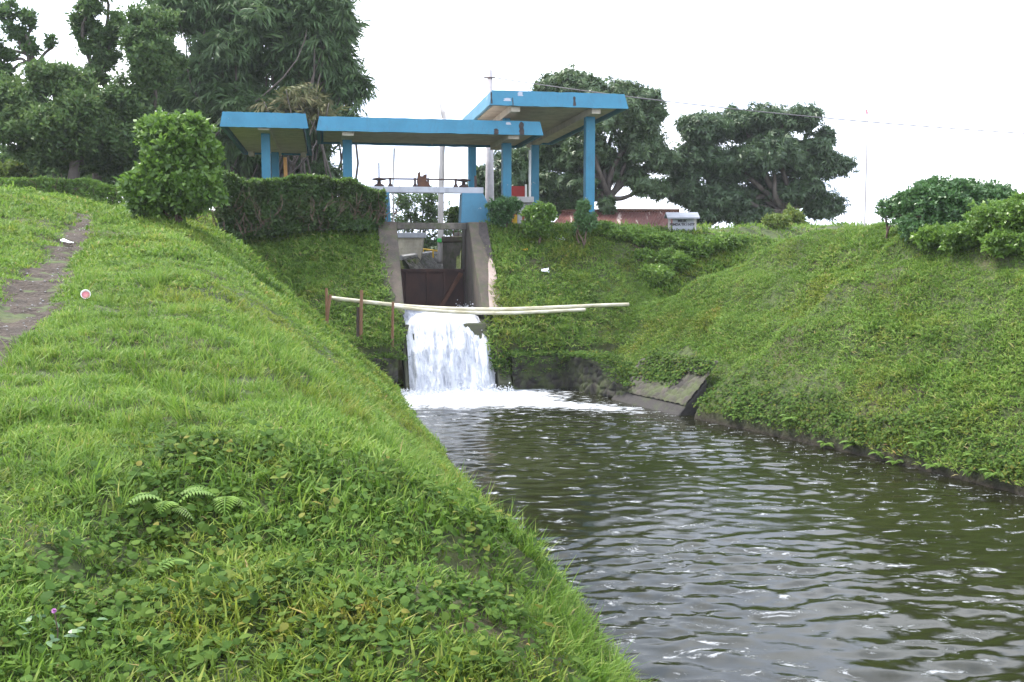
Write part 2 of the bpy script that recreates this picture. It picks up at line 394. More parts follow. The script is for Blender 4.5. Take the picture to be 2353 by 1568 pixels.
def foliage(name, mat, parent, P, out, temps, smin_, smax_, r, tilt=.5, upright=False):
    P = np.asarray(P); N = len(P); Vs = []; Ts = []
    ti = r.integers(0, len(temps), N); sc = r.uniform(smin_, smax_, N); Rm = frames(N, out, r, tilt)
    base_t = np.clip(r.normal(.45, .2, N), 0, 1)
    for k, T in enumerate(temps):
        i = np.where(ti == k)[0]
        if not len(i): continue
        v = np.einsum('nij,kqj->nkqi', Rm[i], T) * sc[i][:, None, None, None] + P[i][:, None, None, :]
        Vs.append(v.reshape(-1, 3)); tt = np.clip(base_t[i][:, None] * .6 + r.random((len(i), len(T))) * .45, 0, 1)
        Ts.append(np.repeat(tt.ravel(), 4))
    V = np.concatenate(Vs); T = np.concatenate(Ts); F = np.arange(len(V)).reshape(-1, 4)
    return raw_mesh(name, V, F, mat, parent, False, {'tint': T})
def shell(c, rad, n, r, inner=.55, cut=None):
    """points in the outer shell of an ellipsoid with an uneven outline"""
    d = r.normal(size=(n, 3)); d /= np.linalg.norm(d, axis=1, keepdims=True)
    k = r.uniform(inner ** 2, 1, n) ** .5 * (1 + .22 * np.sin(d[:, 0] * 5 + c[0]) * np.sin(d[:, 1] * 4 + c[1]) + .14 * np.sin(d[:, 2] * 9 + d[:, 0] * 7))
    return np.array(c) + d * k[:, None] * np.array(rad), d
def limb(mb, a, b, r0, r1, r, wob=.12, n=6, sides=6):
    a = np.array(a); b = np.array(b); Ln = np.linalg.norm(b - a); P = []
    o1 = r.normal(size=3) * wob * Ln; o2 = r.normal(size=3) * wob * Ln
    for i in range(n + 1):
        t = i / n; p = a * (1 - t) + b * t + o1 * math.sin(math.pi * t) + o2 * math.sin(2 * math.pi * t) * .5
        P.append(p)
    mb.tube(P, [r0 * (1 - i / n) + r1 * i / n for i in range(n + 1)], sides); return P

# ------------------------------------------------------------------ ground, path, water
def axis(parts):
    a = []
    for x0, x1, st in parts: a += list(np.arange(x0, x1, st))
    return np.array(a + [parts[-1][1]])
gx = axis([(-160, -60, 20), (-60, -16, 2), (-16, -9, .4), (-9, 8, .12), (8, 15, .25), (15, 60, 2.5), (60, 160, 20)])
gy = axis([(-60, -4, 7), (-4, 2, .4), (2, 30, .12), (30, 46, .4), (46, 90, 2.5), (90, 300, 30)])
X, Y = np.meshgrid(gx, gy); Z = height(X, Y)
nx_, ny_ = len(gx), len(gy)
idx = np.arange(nx_ * ny_).reshape(ny_, nx_)
Fq = np.stack([idx[:-1, :-1], idx[:-1, 1:], idx[1:, 1:], idx[1:, :-1]], -1).reshape(-1, 4)
g = raw_mesh('ground', np.stack([X, Y, Z], -1).reshape(-1, 3), Fq, M['ground'], None, True)
tag(g, 'grassy embankments and canal banks rising to the gate', 'ground', None, 'structure')

ys = np.arange(3, 29, .09); ts = np.linspace(-1, 1, 15); Pv = []
for y in ys:
    pc, pw = np.interp(y, PA_Y, PA_X), np.interp(y, PA_Y, PA_W)
    wl = pw * (1 + .9 * fbm(y * .9, 3.3, 2, 4)); wr = pw * (1 + .9 * fbm(y * .9, 8.3, 4, 4))
    for t in ts:
        x = pc + t * (wr if t > 0 else wl); Pv.append((x, y))
Pv = np.array(Pv); pz = height(Pv[:, 0], Pv[:, 1]) + .012 + .05 * fbm(Pv[:, 0] * 4, Pv[:, 1] * 4, 7, 4)
te = np.tile(np.abs(ts), len(ys)); pz = pz - .05 * smooth(.85, 1, te)
ii = np.arange(len(Pv)).reshape(len(ys), len(ts))
Fp = np.stack([ii[:-1, :-1], ii[:-1, 1:], ii[1:, 1:], ii[1:, :-1]], -1).reshape(-1, 4)
p = raw_mesh('path', np.column_stack([Pv, pz]), Fp, M['path'], None, True)
tag(p, 'bare dirt footpath climbing the grassy bank', 'path', None, 'structure')

# water: real ripples, foam where the fall lands
FALLX, FALLY = L(0, -2.75, 0)[:2]
def ripple(x, y):
    r = np.random.default_rng(5); z = 0
    near = 1 - smooth(11, 21, y)
    u, v = loc(x, y); dist = np.sqrt((x - FALLX) ** 2 + (y - FALLY) ** 2)
    warp = .45 * fbm(x * .45, y * .45, 31, 3)
    for k in range(60):
        lam = .085 * 7 ** (r.random() ** 1.2); a = r.normal(math.pi / 2 + .10, .5); ph = r.uniform(0, 6.28)
        z = z + lam * .0105 * np.sin(2 * math.pi / lam * (x * math.cos(a) + y * math.sin(a) + warp) + ph) / 2.6
    amp = (.35 + 1.1 * smooth(-.25, .3, fbm(x * .25 + 3, y * .35, 41, 3))) * (.55 + .45 * near)
    calm = smooth(0, 3.0, 9.6 + (13.7 - y) * .52 - x * 1.0 + 2 * fbm(x * .3, y * .3, 44, 2))
    z = z * amp * (.35 + .65 * calm)
    z = z + .10 * smooth(3.2, .6, dist) * fbm(x * 3.1, y * 3.1, 51, 4) + .03 * smooth(6, 2, dist) * fbm(x * 2.6, y * 4, 55, 3)
    return z
def foam_mask(x, y):
    dx = x - FALLX; dy = y - FALLY
    # pushed to the right and towards the viewer
    e = np.sqrt(((dx - .15) / np.where(dx > 0, 2.3, 2.0)) ** 2 + ((dy + .5) / 1.9) ** 2)
    tail = np.exp(-((dy + 1.3 + .45 * (dx - 1)) / .5) ** 2) * smooth(5.5, 2.2, dx) * smooth(.2, 1.2, dx)
    dd_ = np.hypot(dx - .6, dy + 1.2)
    return np.clip(1.3 - e, 0, 1) * 1.3 + .85 * tail + .12 * smooth(5.0, 2.2, dd_)
wx = axis([(-6, -3.4, .2), (-3.4, 7, .05), (7, 12, .07), (12, 24, .8)]); wy = axis([(-30, 5, 2.), (5, 6, .2), (6, 24.6, .05), (24.6, 26.5, .15)])
X, Y = np.meshgrid(wx, wy); Z = ripple(X, Y); FM = foam_mask(X, Y)
idx = np.arange(X.size).reshape(X.shape)
Fq = np.stack([idx[:-1, :-1], idx[:-1, 1:], idx[1:, 1:], idx[1:, :-1]], -1).reshape(-1, 4)
def m_water():
    t = NT('canal_water'); n = t.noise(2.0, 3, .5, scale=(1, 2.2, 1)); n2 = t.noise(8, 5, .6, scale=(1, 2.6, 1))
    c = t.ramp(t.noise(.25, 3), [(.35, (.007, .0075, .003)), (.65, (.012, .013, .005))])
    a = t.n('ShaderNodeAttribute', attribute_name='foam')
    f1 = t.noise(3.2, 8, .75, scale=(.8, 1.6, 1), dist=.5)
    fm = t.ramp(t.math('ADD', a.outputs['Fac'], t.math('MULTIPLY', t.math('SUBTRACT', f1, .5), 3.4)), [(.25, 0), (.60, .55), (1.0, 1)])
    c = t.mix(fm, c, (.58, .60, .64)); t.base(c)
    t.l(t.ramp(fm, [(0, .075), (1, .8)]), t.p.inputs['Roughness']); t.p.inputs['IOR'].default_value = 1.33
    t.bump(t.math('ADD', t.math('MULTIPLY', n2, .35), t.math('MULTIPLY', t.math('MULTIPLY', f1, fm), 3)), .16, .03); return t.m
wtr = raw_mesh('water', np.stack([X, Y, Z], -1).reshape(-1, 3), Fq, m_water(), None, True, {'foam': FM.ravel()})
tag(wtr, 'dark rippled green canal water', 'water', None, 'structure')

# ------------------------------------------------------------------ gate, spillway, piers
def fuz(u, v, z): return L(u, v, z)
sp_ = empty('spillway', L(0, -2.4, 0)); tag(sp_, 'concrete spillway chute with mossy side walls under the falling water', 'spillway')
mb = MB(); mb.prism([(-2.55, -1), (-2.55, .1), (-1.5, 1.55), (2.9, 1.62), (2.9, -1)], -1.02, 1.12, lambda a, b, d: L(d, a, b)); mb.build('chute_floor', M['moss_and_shade'], sp_)  # floor shares the dark mossy wall colour to imitate shade in the recess
for sg, nm in ((-1, 'l'), (1, 'r')):
    mb = MB(); mb.prism([(-2.85, -1), (-2.85, .2), (-1.05, 1.78), (2.9, 1.78), (2.9, -1)], sg * (1.14 if sg > 0 else 1.03), sg * (1.46 if sg > 0 else 1.12), lambda a, b, d: L(d, a, b)); mb.build('side_wall', M['moss_and_shade'], sp_, bevel=.03)
for sg, lab in ((-1, 'leaning concrete gate pier at the end of the dark hedge, left of the sluice'), (1, 'leaning concrete gate pier with peeling pinkish plaster, right of the sluice')):
    o = empty('concrete_pier', L(sg * 1.25, 0, 1.6)); tag(o, lab, 'pier', 'piers of the sluice gate')
    prof = [(-1.30, 1.79), (1.42, 4.2), (2.2, 4.2), (2.2, 1.79)]
    mb = MB(); mb.prism(prof, sg * 1.0, sg * 1.52, lambda a, b, d: L(d, a, b)); mb.build('shaft', M['concrete'], o, bevel=.03)
    mb = MB(); mb.box((sg * 1.06, 2.2, 1.62), (sg * 1.5, 3.2, 4.17), fuz); mb.build('rear_wall', M['concrete_dark'], o, bevel=.02)
    if sg > 0:
        # plaster patch low on the face, 4 mm proud
        k = (4.2 - 1.79) / 2.72; nrm = np.array([-k, 1]) / math.hypot(k, 1) * .012
        pts = []
        for a, t in ((1.17, .02), (1.515, .02), (1.515, .50), (1.43, .60), (1.35, .52), (1.30, .38), (1.22, .22)): pts.append((a, t))
        vs = [];
        for uu, t in pts:
            v_ = -1.30 + 2.72 * t + nrm[0]; z_ = 1.79 + 2.41 * t + nrm[1]; vs.append(L(uu, v_, z_))
        MB().poly(vs, [list(range(len(vs)))]).build('plaster_patch', M['plaster'], o)
        vs = [L(uu, -1.30 + 2.72 * t + nrm[0], 1.79 + 2.41 * t + nrm[1]) for uu, t in ((1.30, .99), (1.24, .86), (1.33, .72), (1.36, .62), (1.43, .56), (1.515, .64), (1.515, .99))]
        MB().poly(vs, [list(range(len(vs)))]).build('dark_stain', M['stain'], o)
        mb = MB(); mb.box((.985, 2.02, 1.62), (.999, 2.16, 4.15), fuz); mb.build('guide_rail', M['iron'], o)
o = MB().box((-.995, 1.72, 4.0), (.995, 2.05, 4.185), fuz).build('concrete_lintel', M['concrete_dark'], None, bevel=.02)
tag(o, 'brown concrete lintel spanning between the two gate piers', 'lintel')
o = empty('sluice_gate', L(0, 2.3, 1.65)); tag(o, 'dark rusty steel sluice gate closing the chute above the waterfall', 'sluice gate')
MB().box((-.98, 2.3, 1.74), (.98, 2.34, 2.86), fuz).build('gate_plate', M['rust'], o)
mb = MB(); mb.box((-.98, 2.2, 2.80), (.98, 2.299, 2.88), fuz); mb.build('top_rail', M['rust'], o)
for uu in (-.7, -.1, .4):
    MB().box((uu, 2.23, 1.76), (uu + .06, 2.299, 2.79), fuz).build('rib', M['rust'], o)
MB().prism([(.22, 1.75), (.34, 1.75), (.96, 2.74), (.84, 2.78)], 2.16, 2.225, lambda a, b, d: L(a, d, b)).build('diagonal_brace', M['rust_bright'], o)

# water sheet
def fall_mesh():
    n_s, n_u = 110, 130
    S = np.linspace(0, 1, n_s); U = np.linspace(-1, 1, n_u); r = np.random.default_rng(8)
    V = []; prof_s = [0, .22, .35, .6, .85, 1]; pv = [2.2, -.75, -1.5, -2.15, -2.6, -2.85]; pz_ = [1.74, 1.80, 1.62, .98, .30, -.05]
    ss, uu = np.meshgrid(S, U, indexing='ij')
    v = np.interp(ss, prof_s, pv); z = np.interp(ss, prof_s, pz_)
    fr = smooth(.3, .5, ss)
    hw_l = -1.0 - .005 * ss; hw_r = np.interp(ss, [0, .15, .34, 1], [.86, .92, 1.02, 1.12]) + .04 * fbm(ss * 9, 2.2, 3, 3)
    ucoord = np.where(uu < 0, -uu * hw_l, uu * hw_r)
    n1 = fbm(ucoord * 5, ss * 4 + .6 * fbm(ucoord * 3, ss * 3, 63, 2), 61, 4); n2 = fbm(ucoord * 15, ss * 6, 66, 3)
    lift = fr * (.16 * n1 + .09 * n2) + (1 - fr) * (.05 * n1)
    lift = lift + .22 * smooth(.4, .8, ucoord) * (-fr) * .6 * smooth(.8, .3, ss)
    edge = smooth(1, .86, np.abs(uu)); lift = lift * edge - (1 - edge) * .10
    z = z + lift * .55; v = v - lift * .9
    z = z - .16 * smooth(.15, .75, ucoord) * np.exp(-((ss - .33) / .12) ** 2)
    return ucoord, v, z
uc, v_, z_ = fall_mesh()
V = np.stack([OX + uc * CU - v_ * SU, OY + uc * SU + v_ * CU, z_], -1)
idx = np.arange(uc.size).reshape(uc.shape)
Fq = np.stack([idx[:-1, :-1], idx[:-1, 1:], idx[1:, 1:], idx[1:, :-1]], -1).reshape(-1, 4)
def m_fall():
    t = NT('falling_water'); tcn = t.n('ShaderNodeAttribute', attribute_name='fu'); tcs = t.n('ShaderNodeAttribute', attribute_name='fs')
    cb = t.n('ShaderNodeCombineXYZ'); t.l(tcn.outputs['Fac'], cb.inputs[0]); t.l(tcs.outputs['Fac'], cb.inputs[1])
    n = t.noise(2.6, 8, .70, vec=cb.outputs[0], scale=(2.6, 1.0, 1), dist=.5); n2 = t.noise(8, 6, .7, vec=cb.outputs[0], scale=(3.4, .8, 1), dist=.3)
    m = t.math('ADD', t.math('MULTIPLY', n, .6), t.math('MULTIPLY', n2, .4))
    c = t.ramp(m, [(.30, (.15, .165, .20)), (.40, (.37, .395, .46)), (.52, (.56, .58, .63))]); t.base(c); t.rough(.55)
    t.p.inputs['Subsurface Weight'].default_value = 0
    t.bump(t.math('ADD', n2, t.math('MULTIPLY', n, 1.5)), .8, .07); return t.m
M['fall'] = m_fall()
o = raw_mesh('waterfall', V.reshape(-1, 3), Fq, M['fall'], None, True, {'fu': uc.ravel(), 'fs': np.repeat(np.linspace(0, 3.4, uc.shape[0]), uc.shape[1])})
tag(o, 'white sheet of water falling from the sluice gate into the canal', 'waterfall', None, 'structure')
# froth and drops
r = np.random.default_rng(18)
ico = np.array([(0, 0, 1), (.9, 0, .3), (.28, .85, .3), (-.72, .53, .3), (-.72, -.53, .3), (.28, -.85, .3), (0, 0, -.8)])
icf = np.array([(0, 1, 2), (0, 2, 3), (0, 3, 4), (0, 4, 5), (0, 5, 1), (6, 2, 1), (6, 3, 2), (6, 4, 3), (6, 5, 4), (6, 1, 5)])
def blobs(P, s, name, mat, flat=None):
    n_ = len(P); V = P[:, None, :] + ico[None] * s[:, None, None] * (np.array(flat)[None, None] if flat is not None else 1) * r.uniform(.6, 1.3, (n_, 7, 1))
    F = (icf[None] + (np.arange(n_) * 7)[:, None, None]).reshape(-1, 3)
    return raw_mesh(name, V.reshape(-1, 3), F, mat, None, True)
t_ = NT('white_froth'); t_.base((.58, .60, .64)); t_.rough(.6); M['froth'] = t_.m
k = r.integers(40, 108, 1500); j = r.integers(0, uc.shape[1], 1500)
Pd = V[k, j] + np.column_stack([r.normal(0, .02, 1500), -np.abs(r.normal(.03, .05, 1500)), np.abs(r.normal(0, .05, 1500))])
n2 = 2600; uu = r.uniform(-1.25, 1.45, n2); vv = -2.9 - np.abs(r.normal(0, .28, n2)); pp = np.array([L(a, b, 0) for a, b in zip(uu, vv)]); pp[:, 2] = np.abs(r.normal(.03, .07, n2)) * smooth(-4.2, -2.9, vv)
n3 = 160; a3 = r.uniform(.62, 1.0, n3); pp3 = np.array([L(a, b, 0) for a, b in zip(a3, r.uniform(-1.2, 1.8, n3))]); pp3[:, 2] = 1.75 + np.abs(r.normal(0, .09, n3))
allp = np.concatenate([Pd[:160], pp[:1500], pp3]); o = blobs(allp, r.uniform(.006, .024, len(allp)), 'froth', M['froth'])
tag(o, 'white froth and drops splashing about the foot of the waterfall', 'froth', None, 'stuff')
n4 = 420
fy = r.uniform(8, 22.5, n4) ; fx = 3.53 + (20.5 - fy) * .52 - np.abs(r.normal(0, 1.3, n4)) - .15
ok = np.ones(n4, bool); P4 = np.column_stack([fx, fy, ripple(fx, fy) + .004])
o = blobs(P4, r.uniform(.004, .013, n4), 'foam_flecks', M['froth'], (1.3, 1, .22)); tag(o, 'small flecks of white foam drifting along the right bank', 'foam', None, 'stuff')

rz_ = np.random.default_rng(29); yy = rz_.uniform(6, 27, 200); xx = np.interp(yy, PA_Y, PA_X) + rz_.normal(0, .5, 200) * np.interp(yy, PA_Y, PA_W)
Pq = np.column_stack([xx, yy, height(xx, yy) + .02]); o = blobs(Pq, rz_.uniform(.006, .024, 200), 'path_stones', M['concrete_grey'], (1, 1, .7)); tag(o, 'loose stones and clods on the dirt footpath', 'stones', None, 'stuff')
# ------------------------------------------------------------------ stone walls at the water
def stones(a, b, size, seed):
    """domes of fitted stones over coordinates a,b : relief 0..1, edge, stone tint"""
    r = np.random.default_rng(seed); J = r.random((64, 64, 3)); gi = np.floor(a / size).astype(int); gj = np.floor(b / size).astype(int)
    d1 = np.full(a.shape, 9.); d2 = np.full(a.shape, 9.); tn = np.zeros(a.shape)
    for di in (-1, 0, 1):
        for dj in (-1, 0, 1):
            q = J[(gi + di) % 64, (gj + dj) % 64]; d = np.hypot(a / size - (gi + di) - .15 - .7 * q[..., 0], (b / size - (gj + dj) - .15 - .7 * q[..., 1]) * 1.15)
            n_ = d < d1; d2 = np.where(n_, d1, np.minimum(d2, d)); tn = np.where(n_, q[..., 2], tn); d1 = np.where(n_, d, d1)
    e = np.clip((d2 - d1) * 2.6, 0, 1); return e ** .5 * (1 - .35 * d1), e, tn
def m_rock(name, c1, c2, mortar, moss):
    t = NT(name); e = t.n('ShaderNodeAttribute', attribute_name='edge').outputs['Fac']; q = t.n('ShaderNodeAttribute', attribute_name='tint').outputs['Fac']
    c = t.mix(q, c1, c2); n = t.noise(12, 6, .7); c = t.mix(t.ramp(n, [(.4, 0), (.7, .6)]), c, tuple(x * .5 for x in c1)); c = t.mix(t.ramp(e, [(.10, 0), (.40, 1)]), mortar, c)
    c = t.mix(t.math('MULTIPLY', t.ramp(t.noise(2.2, 7, .75), [(.44, 0), (.60, 1)]), moss), c, (.050, .066, .018)); t.base(c); t.rough(.85); t.bump(n, .5, .02); return t.m
M['toe'] = m_concrete('dark_wet_concrete', (.018, .016, .016), (.042, .037, .036), .45, .5)
M['rock'] = m_rock('dark_rubble', (.012, .011, .011), (.042, .036, .032), (.018, .014, .010), .9)
M['rock_pitch'] = m_rock('pitched_rubble', (.018, .015, .013), (.068, .057, .048), (.026, .020, .014), .85)
def rock_wall(name, lab, pts, z0, z1, th, mat, cat='wall', lean=.0, drop=.0):
    """wall along polyline pts (world xy) with rounded lumpy face"""
    P = [np.array(p) for p in pts]; seg = [np.linalg.norm(P[i + 1] - P[i]) for i in range(len(P) - 1)]; cum = np.concatenate([[0], np.cumsum(seg)])
    n = max(8, int(cum[-1] / .03)); S = np.linspace(0, cum[-1], n); xs = np.interp(S, cum, [p[0] for p in P]); ysx = np.interp(S, cum, [p[1] for p in P])
    tx = np.gradient(xs); ty = np.gradient(ysx); ln = np.hypot(tx, ty); nx, ny = ty / ln, -tx / ln
    rows = 56; V = []; TT = []; EE = []
    for k in range(rows + 8):
        zt__ = z1 - drop * smooth(.45, 1, S / cum[-1])
        if k <= rows: z = z0 + (zt__ - z0) * k / rows; off = lean * (k / rows)
        else: z = zt__; off = lean + th * (k - rows) / 8
        st, ed, tn_ = stones(S + .1 * fbm(S * 3, 3 * z + 0 * S, 73, 2), 0 * S + z + .1 * fbm(S * 3, 4 * z + 0 * S, 74, 2) + (0 if k <= rows else .35 * (k - rows)), .20, 5); TT.append(tn_); EE.append(ed); nn = .055 * st + .09 * fbm(S * 2, z * 2 + 0 * S, 71, 3)
        if k > rows: nn = nn * .5
        V.append(np.column_stack([xs + nx * (nn - off), ysx + ny * (nn - off), z + 0 * xs + (.06 * fbm(S * 2.5, 1. * k + 0 * S, 77, 3) if k >= rows else 0)]))
    V = np.concatenate(V); idx = np.arange(len(V)).reshape(rows + 8, n)
    F = np.stack([idx[:-1, :-1], idx[:-1, 1:], idx[1:, 1:], idx[1:, :-1]], -1).reshape(-1, 4)
    o = raw_mesh(name, V, F, M['rock'], None, True, {'tint': np.concatenate(TT), 'edge': np.concatenate(EE)}); tag(o, lab, cat); return o
a = L(-5.0, -2.5, 0)[:2]; b = L(-1.28, -2.56, 0)[:2]
rock_wall('stone_wall', 'dark mossy rubble wall at the water left of the waterfall', [a, b], -.8, .80, .5, M['stone'])
a = L(1.52, -2.6, 0)[:2]; b = L(2.8, -2.56, 0)[:2]
rock_wall('stone_wall', 'dark rubble wall of round stones at the water right of the waterfall', [a, b, (1.62, 24.05), (1.95, 23.3), (2.5, 22.3)], -.8, .80, .6, M['stone'], lean=.12, drop=.5)
# pitched revetment with a concrete toe, projecting from the bank
rv = empty('stone_revetment', (3.1, 21.4, 0)); tag(rv, 'sloping stone pitched revetment with a dark concrete toe ending at the grassy bank', 'revetment')
A = np.array([2.55, 22.75]); B = np.array([3.72, 20.42]); nrm2 = np.array([.89, .46])
nS, nT = 110, 60; V = []; TT = []; EE = []
for i in range(nT):
    t = i / (nT - 1)
    for k in range(nS):
        s = k / (nS - 1); b0 = A * (1 - s) + B * s - nrm2 * .26
        top = .42 + .16 * s + .05 * math.sin(s * 9)
        top += .26; q = b0 + nrm2 * (.10 + t * top * .98); st, ed, tn_ = stones(np.array([s * 2.6]), np.array([t * 1.0]), .17, 8); TT.append(tn_[0]); EE.append(ed[0]); z = .19 + t * top + .045 * st[0]
        V.append((*q, z))
idx = np.arange(nS * nT).reshape(nT, nS); F = np.stack([idx[:-1, :-1], idx[:-1, 1:], idx[1:, 1:], idx[1:, :-1]], -1).reshape(-1, 4)
raw_mesh('pitching', V, F, M['rock_pitch'], rv, True, {'tint': TT, 'edge': EE})
d = (B - A) / np.linalg.norm(B - A)
def fr(s, n_, z): q = A + d * s + nrm2 * n_; return (q[0], q[1], z)
LnR = float(np.linalg.norm(B - A))
MB().prism([(-.34, -.6), (-.34, .0), (-.16, .17), (.40, .70), (.4, -.6)], 0, LnR, lambda n_, z, s: fr(s, n_, z)).build('toe', M['toe'], rv, bevel=.03)

# ------------------------------------------------------------------ canopies
def slab_roof(root, u0, u1, v0, v1, zb, zt, inset, mat=None):
    n = .0
    b = [(u0, v0), (u1, v0), (u1, v1), (u0, v1)]; t = [(u0 + inset, v0 + inset), (u1 - inset, v0 + inset), (u1 - inset, v1 - inset), (u0 + inset, v1 - inset)]
    for i, nm in enumerate(('front', 'right', 'rear', 'left')):
        j = (i + 1) % 4; th = .10
        def inn(p, q_): 
            cx = (u0 + u1) / 2; cy = (v0 + v1) / 2
            return (p[0] + (th if p[0] < cx else -th), p[1] + (th if p[1] < cy else -th))
        N = 24; vs = []; r = np.random.default_rng(int(abs(u0 * 100) + i))
        # slightly uneven hand-cast edge
        for k in range(N + 1):
            s = k / N
            for P_, z in ((b, zb), (t, zt)):
                q = (P_[i][0] * (1 - s) + P_[j][0] * s, P_[i][1] * (1 - s) + P_[j][1] * s); w_ = r.normal(0, .006) if 0 < k < N else 0
                vs.append(L(q[0], q[1], z + w_))
            for P_, z in ((b, zb), (t, zt)):
                a_, c_ = inn(P_[i], 0), inn(P_[j], 0)
                q = (a_[0] * (1 - s) + c_[0] * s, a_[1] * (1 - s) + c_[1] * s); vs.append(L(q[0], q[1], z))
        F = []
        for k in range(N):
            o_ = 4 * k; F += [(o_, o_ + 4, o_ + 5, o_ + 1), (o_ + 1, o_ + 5, o_ + 7, o_ + 3), (o_ + 2, o_ + 6, o_ + 4, o_), (o_ + 3, o_ + 7, o_ + 6, o_ + 2)]
        ob = raw_mesh('fascia', vs, F, (mat or M['blue']) if nm != 'left' else M['blue_pale'], root)  # left fascia takes the paler blue, painting in light from that side
    e = .104 + inset
    MB().box((u0 + e, v0 + e, zb + .06), (u1 - e, v1 - e, zt - .05), fuz).build('roof_slab', M['soffit'], root)
def stain(root, u, v, zb, zt, inset, w_, t0, t1, seed, mat):
    r = np.random.default_rng(seed); pts = []
    n = 7
    for k in range(n + 1): t = t0 + (t1 - t0) * k / n; pts.append((u - w_ * (.5 + .4 * r.random()) * (1 if k < n else .3), t))
    for k in range(n, -1, -1): t = t0 + (t1 - t0) * k / n; pts.append((u + w_ * (.5 + .4 * r.random()) * (1 if k < n else .3), t))
    vs = [L(a, v + inset * t - .006, zb + (zt - zb) * t) for a, t in pts]
    MB().poly(vs, [list(range(len(vs)))]).build('stain', mat, root)
M['chalk'] = simple('chalky_patch', (.30, .33, .40), (.42, .42, .46), 9, .9, .2)
def column(root, u, v, z0, z1, w_=.14, mat=None):
    MB().box((u - w_, v - w_, z0), (u + w_, v + w_, z1), fuz).build('column', mat or M['blue'], root, bevel=.012)
# small left canopy
cl = empty('canopy', L(-4.56, 2.6, 4.1)); tag(cl, 'small blue concrete canopy on central blue columns behind the hedge', 'canopy', 'blue canopies at the sluice')
slab_roof(cl, -5.77, -3.36, 2.6, 10.7, 6.83, 7.25, .075)
for v in (3.7, 9.2): column(cl, -4.6, v, 3.9, 6.78, .125)
MB().box((-4.76, 2.76, 6.78), (-4.44, 10.5, 6.885), fuz).build('beam', M['soffit'], cl)
for u in (-5.55, -3.75): MB().box((u, 9.9, 6.74), (u + .18, 10.45, 6.885), fuz).build('bracket', M['soffit'], cl)
# long canopy over the gate
cm = empty('canopy', L(0, 2.1, 4.1)); tag(cm, 'long low blue concrete canopy right above the sluice machinery', 'canopy', 'blue canopies at the sluice')
slab_roof(cm, -3.14, 3.3, 2.1, 5.7, 6.72, 7.12, .085)
for u in (-2.27, 2.46): column(cm, u, 3.5, 4.0, 6.62, .135)
for u in (-2.27, 2.46): MB().box((u - .16, 2.3, 6.621), (u + .16, 5.5, 6.778), fuz).build('beam', M['soffit'], cm)
stain(cm, 1.92, 2.1, 6.72, 7.12, .085, .09, .0, .42, 1, M['stain']); stain(cm, 2.66, 2.1, 6.72, 7.12, .085, .10, .0, .95, 2, M['stain']); stain(cm, 2.28, 2.1, 6.72, 7.12, .085, .10, .72, .9, 3, M['chalk'])
# tall shelter at the right
cs = empty('canopy', L(3.7, 2, 4.1)); tag(cs, 'tall deep blue concrete shelter on thin blue columns at the right of the gate', 'canopy', 'blue canopies at the sluice')
slab_roof(cs, 1.67, 5.76, 1.82, 11.8, 7.50, 7.93, .10)
column(cs, 4.84, 2.75, 4.1, 7.36, .14); column(cs, 4.84, 10.7, 4.1, 7.36, .14); column(cs, 2.46, 10.7, 4.1, 7.36, .14)
MB().box((2.36, 3.4, 7.121), (2.56, 3.6, 7.36), fuz).build('column', M['blue'], cs)
for u in (2.46, 4.84): MB().box((u - .13, 2.0, 7.361), (u + .13, 11.6, 7.556), fuz).build('beam', M['soffit'], cs)
MB().box((2.595, 10.5, 7.363), (4.705, 10.8, 7.554), fuz).build('beam', M['soffit'], cs)
stain(cs, 4.15, 1.82, 7.5, 7.93, .10, .05, .1, .75, 5, M['stain']); stain(cs, 2.35, 1.82, 7.5, 7.93, .10, .02, .0, .55, 6, M['stain']); stain(cs, 2.2, 1.82, 7.5, 7.93, .10, .14, .3, .5, 7, M['chalk']); stain(cs, 2.58, 1.82, 7.5, 7.93, .10, .10, .66, .95, 8, M['chalk'])
stain(cs, 1.74, 1.82, 7.5, 7.93, .10, .03, .1, .9, 9, M['stain'])
pf = MB().box((1.9, 2.05, 3.6), (5.7, 12, 4.1), fuz).build('concrete_platform', M['concrete'], None, bevel=.03); tag(pf, 'weathered concrete floor slab under the tall blue shelter', 'platform')

# ------------------------------------------------------------------ hoist on blue pedestals
for sg, lab in ((1, 'blue painted concrete pedestal with a stepped outer edge, right of the gate'), (-1, 'blue painted concrete pedestal partly hidden by the dark hedge')):
    pr = [(sg * .86, 4.19), (sg * .90, 5.03), (sg * 1.5, 5.03), (sg * 1.66, 4.72), (sg * 1.72, 4.70), (sg * 1.80, 4.19)] if sg > 0 else [(-1.12, 4.19), (-1.16, 5.03), (-1.72, 5.03), (-1.8, 4.19)]
    o = MB().prism(pr, 1.9, 2.5, lambda a, b, d_: L(a, d_, b)).build('gate_pedestal', M['blue_pale'], None, bevel=.015); tag(o, lab, 'pedestal', 'blue pedestals of the gate hoist')
ho = empty('gate_hoist', L(0, 2.1, 5.035)); tag(ho, 'rusty hand wheel hoist on a white beam across the blue pedestals', 'hoist')
MB().box((-1.78, 1.96, 5.034), (1.52, 2.28, 5.20), fuz).build('beam', M['white_paint'], ho, bevel=.01)
MB().tube([L(-1.42, 2.1, 5.42), L(1.0, 2.1, 5.42)], .022, 8).build('shaft', M['iron'], ho)
for u in (-1.12, -.42, -.05, .74):
    MB().prism([(u - .075, 5.201), (u + .075, 5.201), (u + .025, 5.30), (u + .03, 5.45), (u - .03, 5.45), (u - .025, 5.30)], 2.04, 2.16, lambda a, b, d_: L(a, d_, b)).build('bearing', M['iron'], ho)
